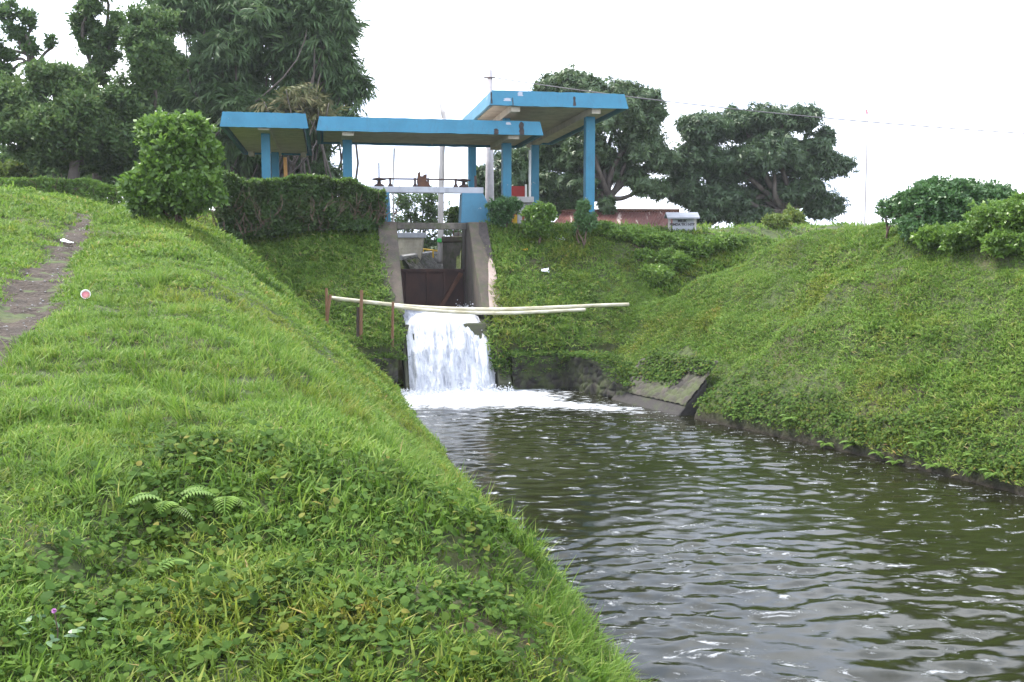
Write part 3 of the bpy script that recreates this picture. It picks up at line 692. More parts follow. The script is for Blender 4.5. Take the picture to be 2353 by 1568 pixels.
def lathe(prof, c, n=16):
    mb = MB(); vs = [(c[0] + rr * math.cos(2 * math.pi * k / n), c[1] + rr * math.sin(2 * math.pi * k / n), c[2] + zz) for rr, zz in prof for k in range(n)]
    m = len(prof); fs = [(i * n + k, i * n + (k + 1) % n, (i + 1) * n + (k + 1) % n, (i + 1) * n + k) for i in range(m - 1) for k in range(n)]
    return mb.poly(vs, fs + [list(range(n))[::-1], [(m - 1) * n + k for k in range(n)]])
for u in (-1.43, .97):
    c = L(u, 2.1, 5.201)
    lathe([(.15, 0), (.13, .05), (.06, .08), (.05, .16), (.19, .185), (.20, .215), (.10, .24), (.035, .25)], c).build('hand_wheel', M['iron'], ho, True)
    if u < 0: MB().tube([L(u, 2.1, 5.44), L(u, 2.1, 5.86)], .018, 8).build('screw_stem', M['iron'], ho)
MB().prism([(-.34, 5.2), (.0, 5.2), (-.04, 5.34), (-.10, 5.36), (-.09, 5.56), (-.18, 5.54), (-.19, 5.5), (-.27, 5.50), (-.28, 5.63), (-.33, 5.60), (-.36, 5.36)], 2.0, 2.22, lambda a, b, d_: L(a, d_, b)).build('gear_housing', M['rust_bright'], ho, bevel=.01)
MB().box((1.3, 2.2, 5.2), (1.36, 2.26, 5.55), fuz).build('stub_post', M['iron'], ho)

# ------------------------------------------------------------------ pipes and stakes
def bez(pts, n=40):
    P = np.array(pts, float); t = np.linspace(0, len(P) - 1, n); out = []
    for x in t:
        i = int(min(max(math.floor(x), 0), len(P) - 2)); f = x - i
        p0, p1, p2, p3 = P[max(i - 1, 0)], P[i], P[i + 1], P[min(i + 2, len(P) - 1)]
        out.append(.5 * ((2 * p1) + (-p0 + p2) * f + (2 * p0 - 5 * p1 + 4 * p2 - p3) * f * f + (-p0 + 3 * p1 - 3 * p2 + p3) * f ** 3))
    return out
o = MB().tube(bez([W(762, 685, 24.2), W(850, 695, 24.25), W(950, 705, 24.4), W(1050, 710, 24.6), W(1150, 711, 24.9), W(1290, 706, 25.3), W(1380, 702, 25.6), W(1445, 700, 25.8)]), .047, 10).build('water_pipe', M['pipe'], None, True); tag(o, 'long white plastic pipe running above the fall, upper of the two', 'pipe', 'white plastic pipes across the fall')
o = MB().tube(bez([W(905, 704, 24.15), W(960, 711, 24.25), W(1050, 718, 24.45), W(1150, 720, 24.75), W(1260, 716, 25.1), W(1345, 712, 25.4)]), .042, 10).build('water_pipe', M['pipe'], None, True); tag(o, 'shorter sagging white plastic pipe, lower of the two across the fall', 'pipe', 'white plastic pipes across the fall')
for a, b, rr, mt, lab in (((750, 662), (752, 722), .045, 'stake', 'upright wooden stake at the left end of the white pipe'), ((759, 678), (747, 716), .05, 'stake', 'slanting wooden prop leaning at the left end of the white pipe'),
        ((831, 667), (829, 756), .052, 'stake', 'tall orange brown wooden stake holding the white pipe'), ((823, 706), (822, 750), .055, 'stake_dark', 'short blackened stake just left of the tall orange stake'), ((903, 694), (901, 760), .042, 'stake', 'thin wooden stake beside the waterfall under the white pipe')):
    p0 = W(*a, 24.1 if mt == 'stake' else 24.15); p1 = W(*b, 24.1)
    p1 = (p1[0], p1[1], min(p1[2], float(height(p1[0], p1[1])) - .15))
    o = MB().tube([p1, [(p0[i] + p1[i]) / 2 + random.uniform(-.01, .01) for i in range(3)], p0], [rr * .85, rr * .8, rr * .74], 9).build('wooden_stake', M[mt], None); tag(o, lab, 'stake', 'wooden stakes by the pipe')

# ------------------------------------------------------------------ beyond the gate
o = empty('concrete_box', W(905, 588, 35)); tag(o, 'cream plastered box with a white lid on the bank behind the gate', 'box')
bx0, bx1 = -4.5, -3.12
def fb(x, y, z): return (x + (y - 35) * -.05, y + (x - bx0) * .12, z)
MB().prism([(bx0 + .06, 3.02), (bx0, 3.86), (bx1, 3.86), (bx1 - .10, 3.02)], 35, 36.1, lambda a, b, d_: fb(a, d_, b)).build('wall', M['box_wall'], o, bevel=.02)
MB().box((bx0 - .08, 34.93, 3.86), (bx1 + .06, 36.2, 4.04), fb).build('lid', M['white_paint'], o, bevel=.015)
A3 = np.array(W(925, 594, 32.4)); B3 = np.array(W(1022, 579, 42)); V = []
for i in range(20):
    t = i / 19
    for k in range(60):
        s = k / 59; q = A3 * (1 - s) + B3 * s + np.array([.9 * t, -.75 * t, -1.1 * t]); q = q + .05 * fbm(s * 30, t * 7, 81, 3); V.append(q)
idx = np.arange(1200).reshape(20, 60); F = np.stack([idx[:-1, :-1], idx[1:, :-1], idx[1:, 1:], idx[:-1, 1:]], -1).reshape(-1, 4)
o = empty('stone_embankment', tuple(A3)); tag(o, 'grey stone pitched bank of the channel seen through the gate opening', 'embankment')
raw_mesh('pitching', V, F, M['stone_pitch'], o, True)
MB().tube([A3 + np.array([-.05, .05, .02]), B3 + np.array([-.05, .05, .02])], .09, 6).build('curb', M['concrete_grey'], o)
o = empty('upstream_wall', W(1040, 620, 33)); tag(o, 'dark mossy concrete wall with a lighter cap behind the right gate pier', 'wall')
xa, xb = W(1017, 560, 33)[0], W(1072, 560, 33)[0]
MB().box((xa, 33, 1), (xb + .3, 34.2, 3.68), None).build('wall', M['concrete_dark'], o, bevel=.02); MB().box((xa - .03, 32.95, 3.68), (xb + .3, 34.25, 3.88), None).build('cap', M['concrete'], o, bevel=.03)
o = empty('yellow_railing', W(990, 575, 38)); tag(o, 'thin yellow pipe railing beside the white lidded box', 'railing')
MB().tube([W(966, 572, 37.5), W(1012, 578, 38.5)], .035, 8).build('rail', M['yellow'], o)
for px in (972, 995): p1 = W(px, 575, 38); MB().tube([(p1[0], p1[1], p1[2] - .8), p1], .03, 8).build('post', M['yellow'], o)
# poles
o = empty('bamboo_pole', W(1012, 600, 36.5)); tag(o, 'tall grey bamboo pole with a jagged broken top and green band', 'pole')
p0 = W(1012, 606, 36.5); p1 = W(1016, 345, 36.5); p2 = W(1020, 272, 36.5)
MB().tube(bez([p0, W(1013, 480, 36.5), p1, p2], 24), [.11 - .03 * i / 23 + (.012 if i % 4 == 0 else 0) for i in range(24)], 10).build('shaft', M['bamboo'], o, True)
MB().tube([p2, W(1018, 258, 36.5), W(1014, 250, 36.5), W(1012, 238, 36.5)], [.085, .10, .045, .03], 7).build('broken_tip', M['bamboo'], o)
MB().tube([W(1012.3, 557, 36.45), W(1012.3, 548, 36.45)], .122, 10).build('painted_band', M['green_band'], o)
o = empty('utility_pole', W(1125, 480, 40)); tag(o, 'grey concrete utility pole carrying the wire behind the shelter roof', 'pole')
q0 = W(1125, 480, 40); q1 = W(1125.5, 160, 40)
MB().tube([(q0[0], q0[1], 2.6), q0, q1], [.20, .185, .09], 10).build('shaft', M['pole'], o, True)
qc = W(1125, 180, 40); MB().tube([(qc[0] - .22, qc[1] - .1, qc[2]), (qc[0] + .22, qc[1] - .1, qc[2])], .03, 6).build('crossbar', M['iron'], o)
def sagline(a, b, sag, n=30):
    a = np.array(a); b = np.array(b); return [a * (1 - t) + b * t - np.array([0, 0, sag * 4 * t * (1 - t)]) for t in np.linspace(0, 1, n)]
o = MB().tube(sagline((qc[0] + .2, qc[1] - .1, qc[2]), W(2800, 330, 31), .35), .018, 6).build('power_line', M['wire'], None); tag(o, 'thin wire running right from the utility pole across the sky', 'wire', 'wires of the utility pole')
o = MB().tube(sagline((qc[0] - .2, qc[1] - .1, qc[2]), W(700, 240, 43), .1), .011, 6).build('power_line', M['wire'], None); tag(o, 'faint wire running left from the utility pole to the bamboo', 'wire', 'wires of the utility pole')
o = empty('thin_pole', W(1988, 500, 24)); tag(o, 'very thin pole with a small red tip standing on the right bank', 'pole')
k0 = W(1988, 497, 24); kz = float(height(k0[0], 24)) - .2
MB().tube([(k0[0], 24, kz), W(1991, 380, 24), W(1993, 257, 24)], [.022, .018, .012], 7).build('shaft', M['pole'], o)
MB().tube([W(1993, 262, 24), W(1991, 252, 24)], [.03, .02], 7).build('tip', M['pink'], o)
o = MB().tube([L(-1.02, 2.45, 4.15), W(903, 420, 29), W(906, 342, 29.8)], .022, 8).build('thin_rod', M['bamboo'], None); tag(o, 'thin pale rod rising behind the left hand wheel to the long canopy', 'rod')
p0 = W(658, 400, 33); o = MB().tube([(p0[0], p0[1], 4), W(655, 362, 33)], .06, 8).build('bamboo_post', M['bamboo_orange'], None); tag(o, 'short orange bamboo post standing behind the hedge under the small canopy', 'post')
# things under the shelter
a_, b_ = W(1172, 428, 33.5), W(1206, 525, 33.5)
o = empty('red_board', (a_[0], a_[1], 4.1)); tag(o, 'dark red board with a white edge post standing under the shelter', 'board')
MB().box((a_[0], 33.5, 4.1), (b_[0], 33.56, a_[2]), None).build('panel', M['red'], o); MB().box((b_[0] + .003, 33.47, 4.1), (b_[0] + .07, 33.59, a_[2] + .06), None).build('edge_post', M['white'], o)
o = empty('concrete_stand', W(1200, 525, 30.2)); tag(o, 'grey concrete stand with a thick slab top behind the round bush', 'stand')
s0 = W(1187, 452, 30.2); s1 = W(1227, 466, 30.2)
MB().box((s0[0], 30.2, s1[2]), (s1[0], 30.8, s0[2]), None).build('top', M['concrete_grey'], o, bevel=.02)
MB().prism([(s0[0] + .02, 4.1), (s0[0] + .02, s1[2] - .13), (s0[0] + .15, s1[2] - .001), (s1[0] - .03, s1[2] - .001), (s1[0] - .03, s1[2] - .1), (s0[0] + .27, s1[2] - .22), (s0[0] + .17, s1[2] - .3), (s0[0] + .17, 4.1)], 30.3, 30.7, lambda a, b, d_: (a, d_, b)).build('leg', M['concrete_grey'], o, bevel=.015)
c_ = W(1217, 500, 33.2); o = MB().tube([(c_[0], 33.1, 4.1), (W(1217, 345, 33.2)[0] , 33.1, W(1217, 346, 33.2)[2])], .035, 8).build('drain_pipe', M['white'], None, True); tag(o, 'thin white drain pipe beside the rear right shelter column', 'pipe')
c_ = W(1187, 508, 31.2); o = empty('yellow_can', (c_[0], c_[1], 4.1)); tag(o, 'yellow jerry can on the floor under the shelter', 'can')
lathe([(.11, 0), (.13, .03), (.13, .28), (.10, .34), (.035, .37), (.035, .42)], (c_[0], c_[1], 4.1), 14).build('body', M['yellow'], o, True)
MB().tube([(c_[0] - .08, c_[1], 4.44), (c_[0] - .04, c_[1], 4.52), (c_[0] + .04, c_[1], 4.52), (c_[0] + .08, c_[1], 4.44)], .012, 6).build('handle', M['yellow'], o)
# house with rusty roof
hs = empty('house', (4, 44, 2.2)); tag(hs, 'low house with a rusty corrugated roof behind the shelter', 'house')
ha = R(-9)
def fh(a, b, z): return (1.5 + a * math.cos(ha) - b * math.sin(ha), 43.4 + a * math.sin(ha) + b * math.cos(ha), z)
HWd = 5.3
MB().box((.25, .5, 1.5), (HWd - .3, 6.0, 4.15), fh).build('wall', M['box_wall'], hs)
V = []; nA, nB = 180, 2
for j in range(3):
    for i in range(nA):
        a = i / (nA - 1) * HWd; b, z = ((0, 4.24), (3.2, 5.22), (6.4, 4.24))[j]; V.append(fh(a + (.35 if j == 1 else (0 if j == 0 else .7)) * 1.0, b, z + .028 * math.sin(a / HWd * 2 * math.pi * 44)))
idx = np.arange(3 * nA).reshape(3, nA); F = np.stack([idx[:-1, :-1], idx[:-1, 1:], idx[1:, 1:], idx[1:, :-1]], -1).reshape(-1, 4)
rf = raw_mesh('roof', V, F, M['roof'], hs)
MB().tube([fh(.3, 3.2, 5.24), fh(3, 3.2, 5.27), fh(5.7, 3.2, 5.24)], .08, 6).build('ridge_cap', M['rust_bright'], rf)
MB().box((-.05, -.06, 4.06), (HWd + .05, -.02, 4.17), fh).build('fascia_board', M['concrete_grey'], rf)
MB().tube([fh(2.2, 2.8, 5.2), fh(2.8, 2.75, 5.2)], .07, 6).build('loose_log', M['twig'], rf)
# sign
sg_ = empty('sign', W(1567, 530, 27)); tag(sg_, 'white lettered notice board with a small grey roof on the grassy bank', 'sign')
yS = 29.4; pL = W(1538, 530, yS); pR = W(1597, 530, yS); zt_ = W(1567, 499, yS)[2]; zg = 3.7
for pp_ in (pL, pR): MB().box((pp_[0] - .035, yS - .03, zg), (pp_[0] + .035, yS + .04, zt_), None).build('post', M['bamboo'], sg_)
b0 = W(1545, 533, yS); b1 = W(1594, 502.5, yS)
bd = MB().box((b0[0], yS - .045, b0[2] - .25), (b1[0], yS - .012, b1[2]), None).build('board', M['white_paint'], sg_)
MB().prism([(yS - .30, zt_ - .02), (yS + .04, zt_ + .14), (yS + .34, zt_ + .0), (yS + .34, zt_ - .03), (yS + .04, zt_ + .1), (yS - .30, zt_ - .06)], W(1530, 495, yS)[0], W(1604, 495, yS)[0], lambda a, b, d_: (d_, a, b)).build('roof', M['zinc'], sg_)
def text(s, c, size, parent):
    cu_ = bpy.data.curves.new('lettering', 'FONT'); cu_.body = s; cu_.size = size; cu_.align_x = 'CENTER'; cu_.align_y = 'CENTER'; cu_.extrude = .002; cu_.offset = .004
    tmp_ = bpy.data.objects.new('lettering', cu_); me_ = bpy.data.meshes.new_from_object(tmp_); bpy.data.objects.remove(tmp_); me_.materials.clear(); me_.materials.append(M['black']); o = bpy.data.objects.new('lettering', me_); C.objects.link(o); o.location = c; o.rotation_euler = (R(90), 0, 0); put(o, parent)
zc = W(1567, 508.5, yS); text('MILIK', (zc[0], yS - .049, zc[2]), .11, bd)
zc = W(1567, 516.5, yS); text('PEMDA TK I NTB', (zc[0], yS - .049, zc[2]), .098, bd)

# ------------------------------------------------------------------ shrubs and hedges
tw1 = [t_twig(7, .5, .27, k) for k in range(4)]
def bush(name, lab, cat, blobs_, mat, n, s0, s1, seed, temps=tw1, group=None, inner=.5, stems=6, tilt=.7):
    r = np.random.default_rng(seed); base = np.array(blobs_[0][0], float); gz = float(height(base[0], base[1]))
    o = empty(name, (base[0], base[1], gz)); tag(o, lab, cat, group)
    tot = sum(b[1][0] * b[1][2] + b[1][0] * b[1][1] for b in blobs_); Ps = []; Ds = []
    lump = []
    for c, rad in blobs_:
        for q in range(7):
            d_ = r.normal(size=3); d_[2] = abs(d_[2]); d_ /= np.linalg.norm(d_); f_ = r.uniform(.22, .42); lump.append((np.array(c) + d_ * np.array(rad) * .82, tuple(np.array(rad) * f_)))
    for c, rad in list(blobs_) + lump:
        k = int(.8 * n * (rad[0] * rad[2] + rad[0] * rad[1]) / tot); P_, D_ = shell(c, rad, k, r, inner)
        m = P_[:, 2] > height(P_[:, 0], P_[:, 1]) + .03; Ps.append(P_[m]); Ds.append(D_[m])
    P_ = np.concatenate(Ps); D_ = np.concatenate(Ds)
    foliage('foliage', mat, o, P_, D_ + np.array([0, 0, .4]), temps, s0, s1, r, tilt)
    mb = MB()
    root_ = np.array([base[0], base[1], gz - .1])
    for c, rad in blobs_: limb(mb, root_, np.array(c), .03, .015, r, .06, 5, 5)
    for k in range(stems * 5):
        c, rad = blobs_[k % len(blobs_)]; d_ = r.normal(size=3); d_ /= np.linalg.norm(d_)
        limb(mb, np.array(c), np.array(c) + d_ * np.array(rad) * .9, .014, .005, r, .1, 3, 4)
    mb.build('stems', M['twig'], o); return o
def at(px, py, Y): return np.array(W(px, py, Y))
def blob(px, py, Y, rx, ry, dp=None):
    return (at(px, py, Y), (rx * Y / FPX, (dp or rx) * Y / FPX, ry * Y / FPX))
def ground_at(px, py, y0=2.2, y1=34):
    for Y_ in np.arange(y0, y1, .02):
        q = W(px, py, Y_)
        if float(height(q[0], q[1])) >= q[2]: return q[0], q[1]
    return q[0], q[1]
def gblob(px, py, rx, ry, up=.5):
    x, y = ground_at(px, py); rz = ry * y / FPX; return (np.array([x, y, float(height(x, y)) + rz * up]), (rx * y / FPX, rx * .8 * y / FPX, rz))
# tall leafy shrub on the left
bush('tall_shrub', 'tall bright green shrub at the top of the left bank', 'shrub', [blob(400, 430, 22.5, 92, 66, 84), blob(408, 350, 22.5, 70, 66, 70), blob(372, 302, 22.6, 42, 34, 50), blob(440, 306, 22.6, 44, 36, 50), blob(452, 370, 22.5, 50, 60, 50), blob(345, 445, 22.3, 50, 44, 55), blob(460, 440, 22.4, 48, 44)],
     M['bush'], 3700, .20, .36, 3)
def hedge(name, lab, path, h0, h1, wd, mat, n, s0, s1, seed, twigs=300, group=None, zoff=0):
    r = np.random.default_rng(seed); P0 = np.array(path[0]); P1 = np.array(path[-1])
    pts = np.array(path); cum = np.concatenate([[0], np.cumsum(np.linalg.norm(np.diff(pts, axis=0), axis=1))])
    o = empty(name, (pts[0][0], pts[0][1], float(height(*pts[0])))); tag(o, lab, 'hedge', group)
    s = r.uniform(0, cum[-1], n); cx = np.interp(s, cum, pts[:, 0]); cy = np.interp(s, cum, pts[:, 1])
    t = s / cum[-1]; hh = h0 * (1 - t) + h1 * t; hh = hh * (1 + .30 * fbm(s * 1.3, 0 * s, seed, 4))
    dx, dy = (P1 - P0) / np.linalg.norm(P1 - P0); nx, ny = -dy, dx
    q = r.random(n); front = q < .55; topm = (q >= .55) & (q < .85)
    a = np.where(front, -1 + .35 * r.random(n) ** 1.5, np.where(topm, r.uniform(-1, 1, n), r.uniform(-1, 1, n))) * wd / 2
    zz = np.where(topm, hh - .12 * hh * r.random(n) ** 2, hh * r.random(n))
    a = a * (1 + .6 * fbm(s * 2, zz * 2, seed + 3, 3)) * np.where(zz > hh * .85, .93, 1)
    x = cx + nx * a; y = cy + ny * a; g0 = height(cx, cy, False) + zoff
    out = np.column_stack([nx * np.sign(a) * .9, ny * np.sign(a) * .9, np.where(topm, 1.2, .25)])
    foliage('foliage', mat, o, np.column_stack([x, y, g0 + zz + .05]), out, tw1, s0, s1, r, .6)
    kt_ = topm
    foliage('new_growth', M['bush'], o, np.column_stack([x, y, g0 + zz + .09])[kt_], out[kt_], tw1, s0 * .8, s1 * .8, r, .6)
    mb = MB()
    for k in range(twigs):
        ss = r.uniform(0, cum[-1]); c = np.array([np.interp(ss, cum, pts[:, 0]), np.interp(ss, cum, pts[:, 1])]); g_ = float(height(*c, False)) + zoff
        hh_ = (h0 + (h1 - h0) * ss / cum[-1]); z0 = g_ + r.uniform(0, .5) * hh_; a0 = r.uniform(-.5, .2) * wd
        b = np.array([c[0] + nx * a0 + dx * r.normal(0, .3), c[1] + ny * a0 + dy * r.normal(0, .3), z0]); e_ = b + np.array([nx * r.uniform(-.35, .1) + dx * r.normal(0, .25), ny * r.uniform(-.35, .1) + dy * r.normal(0, .25), r.uniform(.15, .6)])
        limb(mb, b, e_, .014, .006, r, .12, 3, 4)
    for k in range(int(cum[-1] / .4)):
        ss = r.uniform(0, cum[-1]); c = np.array([np.interp(ss, cum, pts[:, 0]), np.interp(ss, cum, pts[:, 1])]); g_ = float(height(*c, False)) + zoff
        limb(mb, (c[0], c[1], g_ - .1), (c[0] + r.normal(0, .15), c[1] + r.normal(0, .15), g_ + h1 * .8), .04, .015, r, .1, 5, 5)
    mb.build('stems', M['twig'], o); return o
hedge('clipped_hedge', 'dark clipped brown green hedge along the top of the left slope', [L(-5.75, .85, 0)[:2], L(-4.0, 1.35, 0)[:2], L(-2.4, 1.55, 0)[:2], L(-1.45, 1.75, 0)[:2]], 1.66, .95, 1.15, M['hedge'], 6800, .13, .27, 5, 420)
hedge('low_hedge', 'low green hedge at the far edge of the left lawn under the trees', [W(-330, 450, 31)[:2], W(-20, 450, 32)[:2], W(180, 450, 32)[:2], W(310, 450, 31.5)[:2]], .5, .62, .8, M['bush'], 3200, .12, .24, 6, 200)
bush('topiary_bush', 'cup shaped clipped bush right against the blue pedestal', 'bush', [blob(1158, 478, 28.3, 34, 22, 30), blob(1150, 500, 28.3, 24, 20, 24), blob(1178, 472, 28.3, 18, 15, 16)], M['bush_cool'], 1100, .11, .20, 11)
bush('round_bush', 'round bright bush in front of the grey concrete stand', 'bush', [blob(1240, 497, 27.9, 34, 28, 30), blob(1236, 520, 27.9, 30, 24, 28)], M['bush'], 1000, .13, .24, 12)
bush('slender_shrub', 'thin slender shrub at the foot of the front right shelter column', 'shrub', [blob(1341, 488, 28.0, 14, 28, 12), blob(1352, 512, 28.0, 20, 20, 18), blob(1330, 510, 28.0, 10, 22, 10)], M['bush_cool'], 330, .12, .22, 13)
bush('low_shrub', 'small dark shrub behind the gate beside the blue pedestal', 'shrub', [blob(1044, 494, 33.5, 20, 15, 18), blob(1052, 505, 33.5, 22, 16, 18)], M['hedge'], 420, .14, .24, 14)
bush('flowering_shrub', 'sprawling leafy shrub with yellow flowers below the notice board', 'shrub', [gblob(1440, 545, 50, 14), gblob(1500, 562, 50, 20), gblob(1560, 577, 50, 24), gblob(1620, 572, 50, 20), gblob(1670, 562, 44, 14), gblob(1590, 590, 44, 28), gblob(1545, 620, 40, 30), gblob(1505, 650, 34, 26), gblob(1385, 532, 40, 12), gblob(1480, 600, 24, 16)], M['bush'], 3000, .12, .24, 15)
bush('yellow_shrub', 'small yellow green shrub on the crest of the right bank', 'shrub', [gblob(1830, 514, 42, 36, 1.2), gblob(1816, 514, 26, 34, 2.3), gblob(1845, 514, 24, 26, 1.9), gblob(1866, 514, 30, 20, .9), gblob(1785, 526, 30, 18, .8)], M['bush_yellow'], 1300, .12, .22, 16)
bush('large_bush', 'large rounded bush on the crest of the right bank', 'bush', [blob(2190, 478, 19.8, 118, 58, 90), blob(2160, 455, 19.9, 86, 36, 70), blob(2250, 465, 19.7, 80, 42, 70), blob(2140, 520, 19.6, 80, 36, 60)], M['bush_cool'], 5200, .11, .21, 17)
bush('spreading_bush', 'low bush spilling down in front of the large rounded bush', 'bush', [gblob(2290, 540, 70, 42, .7), gblob(2225, 560, 60, 30), gblob(2365, 540, 60, 50, .7), gblob(2330, 575, 60, 28), gblob(2150, 560, 50, 24)], M['bush'], 3200, .10, .20, 18)
bush('spindly_shrub', 'sparse spindly shrub left of the large rounded bush', 'shrub', [blob(2040, 482, 21.2, 26, 24, 24), blob(2070, 495, 21.0, 30, 22, 24)], M['bush_cool'], 170, .10, .2, 19)
bush('yellow_shrub', 'yellowish shrub at the far left edge beneath the trees', 'shrub', [blob(15, 410, 36, 45, 25, 40), blob(40, 395, 36, 30, 20, 30)], M['bush_yellow'], 700, .25, .4, 20)

# ------------------------------------------------------------------ trees
wh = [t_whorl(8, .5, .12, .55, k) for k in range(4)]; spray = [t_spray(9, k) for k in range(5)]; twl = [t_twig(8, .45, .2, 20 + k) for k in range(4)]
def tree(name, lab, base, fork, blobs_, mat, n, s0, s1, seed, temps, r0=.3, group=None, inner=.35, tilt=.5, up=.5, twigs=5, cat='tree', bark=None, loose=.12, sub=0, full=False):
    hub = [None] * len(blobs_); big = blobs_
    if sub:
        rs = np.random.default_rng(seed + 900); blobs_ = []; hub = []
        for c, rad in big:
            for q in range(sub):
                d_ = rs.normal(size=3); d_ /= np.linalg.norm(d_); f_ = rs.uniform(.36, .62); blobs_.append((np.array(c) + d_ * np.array(rad) * rs.uniform(.15, .85), tuple(np.array(rad) * f_ * np.array([1.15, 1.15, .9])))); hub.append(np.array(c))
            if full: blobs_.append((np.array(c), tuple(np.array(rad) * .86))); hub.append(np.array(c))
    r = np.random.default_rng(seed); gz = float(height(base[0], base[1], False)) - .3
    o = empty(name, (base[0], base[1], gz)); tag(o, lab, cat, group)
    b = np.array([base[0], base[1], gz]); f = np.array(fork); mb = MB(); limb(mb, b, f, r0, r0 * .75, r, .04, 8, 10)
    tot = sum(q[1][0] * q[1][2] for q in blobs_); Ps = []; Ds = []
    if sub:
        for c, rad in big: limb(mb, f + r.normal(size=3) * .1, c, r0 * .42, .05, r, .10, 8, 7)
    for (c, rad), hb in zip(blobs_, hub):
        k = max(8, int(n * rad[0] * rad[2] / tot)); 
        # leaf clumps sit on twig ends inside the blob: sub-clusters leave gaps
        m = max(4, k // 26); cc, cd = shell(c, np.array(rad) * .88, m, r, inner); ci = r.integers(0, m, k)
        P_ = cc[ci] + r.normal(size=(k, 3)) * np.array(rad) * loose; D_ = cd[ci]
        Ps.append(P_); Ds.append(D_)
        limb(mb, f + r.normal(size=3) * .1 if hb is None else hb, c, r0 * .42 if hb is None else .05, .04 if hb is None else .02, r, .10, 8 if hb is None else 4, 6)
        for q in range(min(m, twigs)): limb(mb, c, cc[q], .05, .015, r, .12, 4, 5)
    P_ = np.concatenate(Ps); D_ = np.concatenate(Ds)
    foliage('crown', mat, o, P_, D_ * .6 + np.array([0, 0, up]), temps, s0, s1, r, tilt)
    t = mb.build('trunk', bark or M['bark'], o, True); return o
MG = 'mango trees behind the shelter'
def B_(Y, *a): return [blob(px, py, Y + dy, rx, ry, (rx + ry) / 2) for px, py, rx, ry, dy in a]
tree('mango_tree', 'tall dark mango tree with crooked limbs behind the blue shelter', W(1400, 560, 47)[:2], W(1395, 455, 47),
     B_(47, (1330, 195, 60, 36, 0), (1262, 205, 42, 34, 1), (1430, 215, 55, 34, 0), (1485, 255, 42, 48, 0), (1380, 260, 80, 50, -1), (1300, 280, 80, 50, 1), (1470, 330, 60, 48, 0), (1350, 350, 80, 52, 0), (1250, 350, 60, 60, 1), (1220, 420, 55, 50, 1), (1430, 400, 60, 30, 1), (1310, 430, 60, 40, 0), (1290, 470, 50, 26, 0), (1510, 360, 40, 40, 0), (1490, 430, 50, 30, -1), (1395, 480, 22, 26, -1), (1240, 470, 40, 30, 1), (1185, 390, 30, 40, 1)),
     M['mango'], 21000, .42, .75, 31, wh, .36, MG, loose=.24, sub=6, full=True)
tree('mango_tree', 'broad dark mango tree beside the sky right of the notice board', W(1800, 560, 48)[:2], W(1800, 480, 48),
     B_(48, (1620, 300, 66, 44, 0), (1690, 290, 60, 40, 1), (1760, 275, 60, 36, 0), (1840, 270, 52, 36, 0), (1590, 370, 62, 46, 0), (1680, 370, 80, 46, 0), (1770, 350, 70, 50, -1), (1840, 360, 60, 48, 0), (1895, 385, 58, 30, 0), (1580, 440, 52, 44, 0), (1660, 450, 64, 44, 0), (1750, 440, 70, 40, 1), (1840, 440, 70, 40, 0), (1890, 470, 48, 34, 0), (1620, 495, 60, 26, 0), (1720, 495, 60, 26, 0), (1800, 500, 50, 20, 1), (1895, 315, 22, 20, 0), (1945, 375, 20, 12, 0)),
     M['mango'], 26000, .42, .75, 32, wh, .38, MG, loose=.24, sub=6, full=True)
tree('small_tree', 'small pale green tree seen through the gate opening', W(955, 600, 52)[:2], W(955, 560, 52),
     B_(52, (925, 465, 38, 24, 0), (975, 462, 36, 22, 0), (1000, 490, 30, 24, 0), (930, 505, 40, 24, 0), (975, 520, 36, 22, 0), (990, 560, 34, 26, 0), (1030, 520, 26, 30, 0), (940, 545, 30, 18, 0)), M['wood_leaf'], 900, .28, .5, 33, twl, .14, None, .2, loose=.32)
tree('small_tree', 'leafy small tree between the utility pole and the shelter columns', W(1110, 560, 46)[:2], W(1108, 500, 46),
     B_(46, (1105, 400, 24, 22, 0), (1095, 430, 24, 26, 0), (1135, 430, 30, 36, 0), (1170, 400, 36, 50, 0), (1115, 460, 30, 26, 0), (1160, 460, 40, 30, 0)), M['mango'], 1500, .4, .7, 34, wh, .14, None, .3, loose=.25)
# bamboo clump
def bamboo(name, lab, cx, Y, culms, blobs_, n, seed, mat, s0=.9, s1=1.7):
    rs = np.random.default_rng(seed + 900); big = blobs_; blobs_ = []
    for c, rad in big:
        for q in range(5):
            d_ = rs.normal(size=3); d_ /= np.linalg.norm(d_); f_ = rs.uniform(.35, .68); blobs_.append((np.array(c) + d_ * np.array(rad) * rs.uniform(.2, .9), tuple(np.array(rad) * f_)))
    r = np.random.default_rng(seed); b = W(cx, 470, Y); gz = float(height(b[0], b[1], False)) - .3
    o = empty(name, (b[0], b[1], gz)); tag(o, lab, 'bamboo'); mb = MB(); tot = sum(q[1][0] * q[1][2] for q in blobs_); Ps = []; Ds = []
    for c, rad in blobs_:
        k = int(n * rad[0] * rad[2] / tot); m = max(4, k // 16); cc, cd = shell(c, rad, m, r, .45); ci = r.integers(0, m, k)
        P_ = cc[ci] + r.normal(size=(k, 3)) * np.array(rad) * .15; Ps.append(P_); Ds.append(cd[ci])
        for q in range(culms): limb(mb, (b[0] + r.normal(0, 1.2), b[1] + r.normal(0, .9), gz), cc[q % m], .06, .02, r, .06, 10, 6)
    P_ = np.concatenate(Ps); D_ = np.concatenate(Ds)
    foliage('foliage', mat, o, P_, D_ * .3 + np.array([0, 0, 1.0]), spray, s0, s1, r, .6); mb.build('culms', M['stake_dark'] if False else M['bark'], o, True); return o
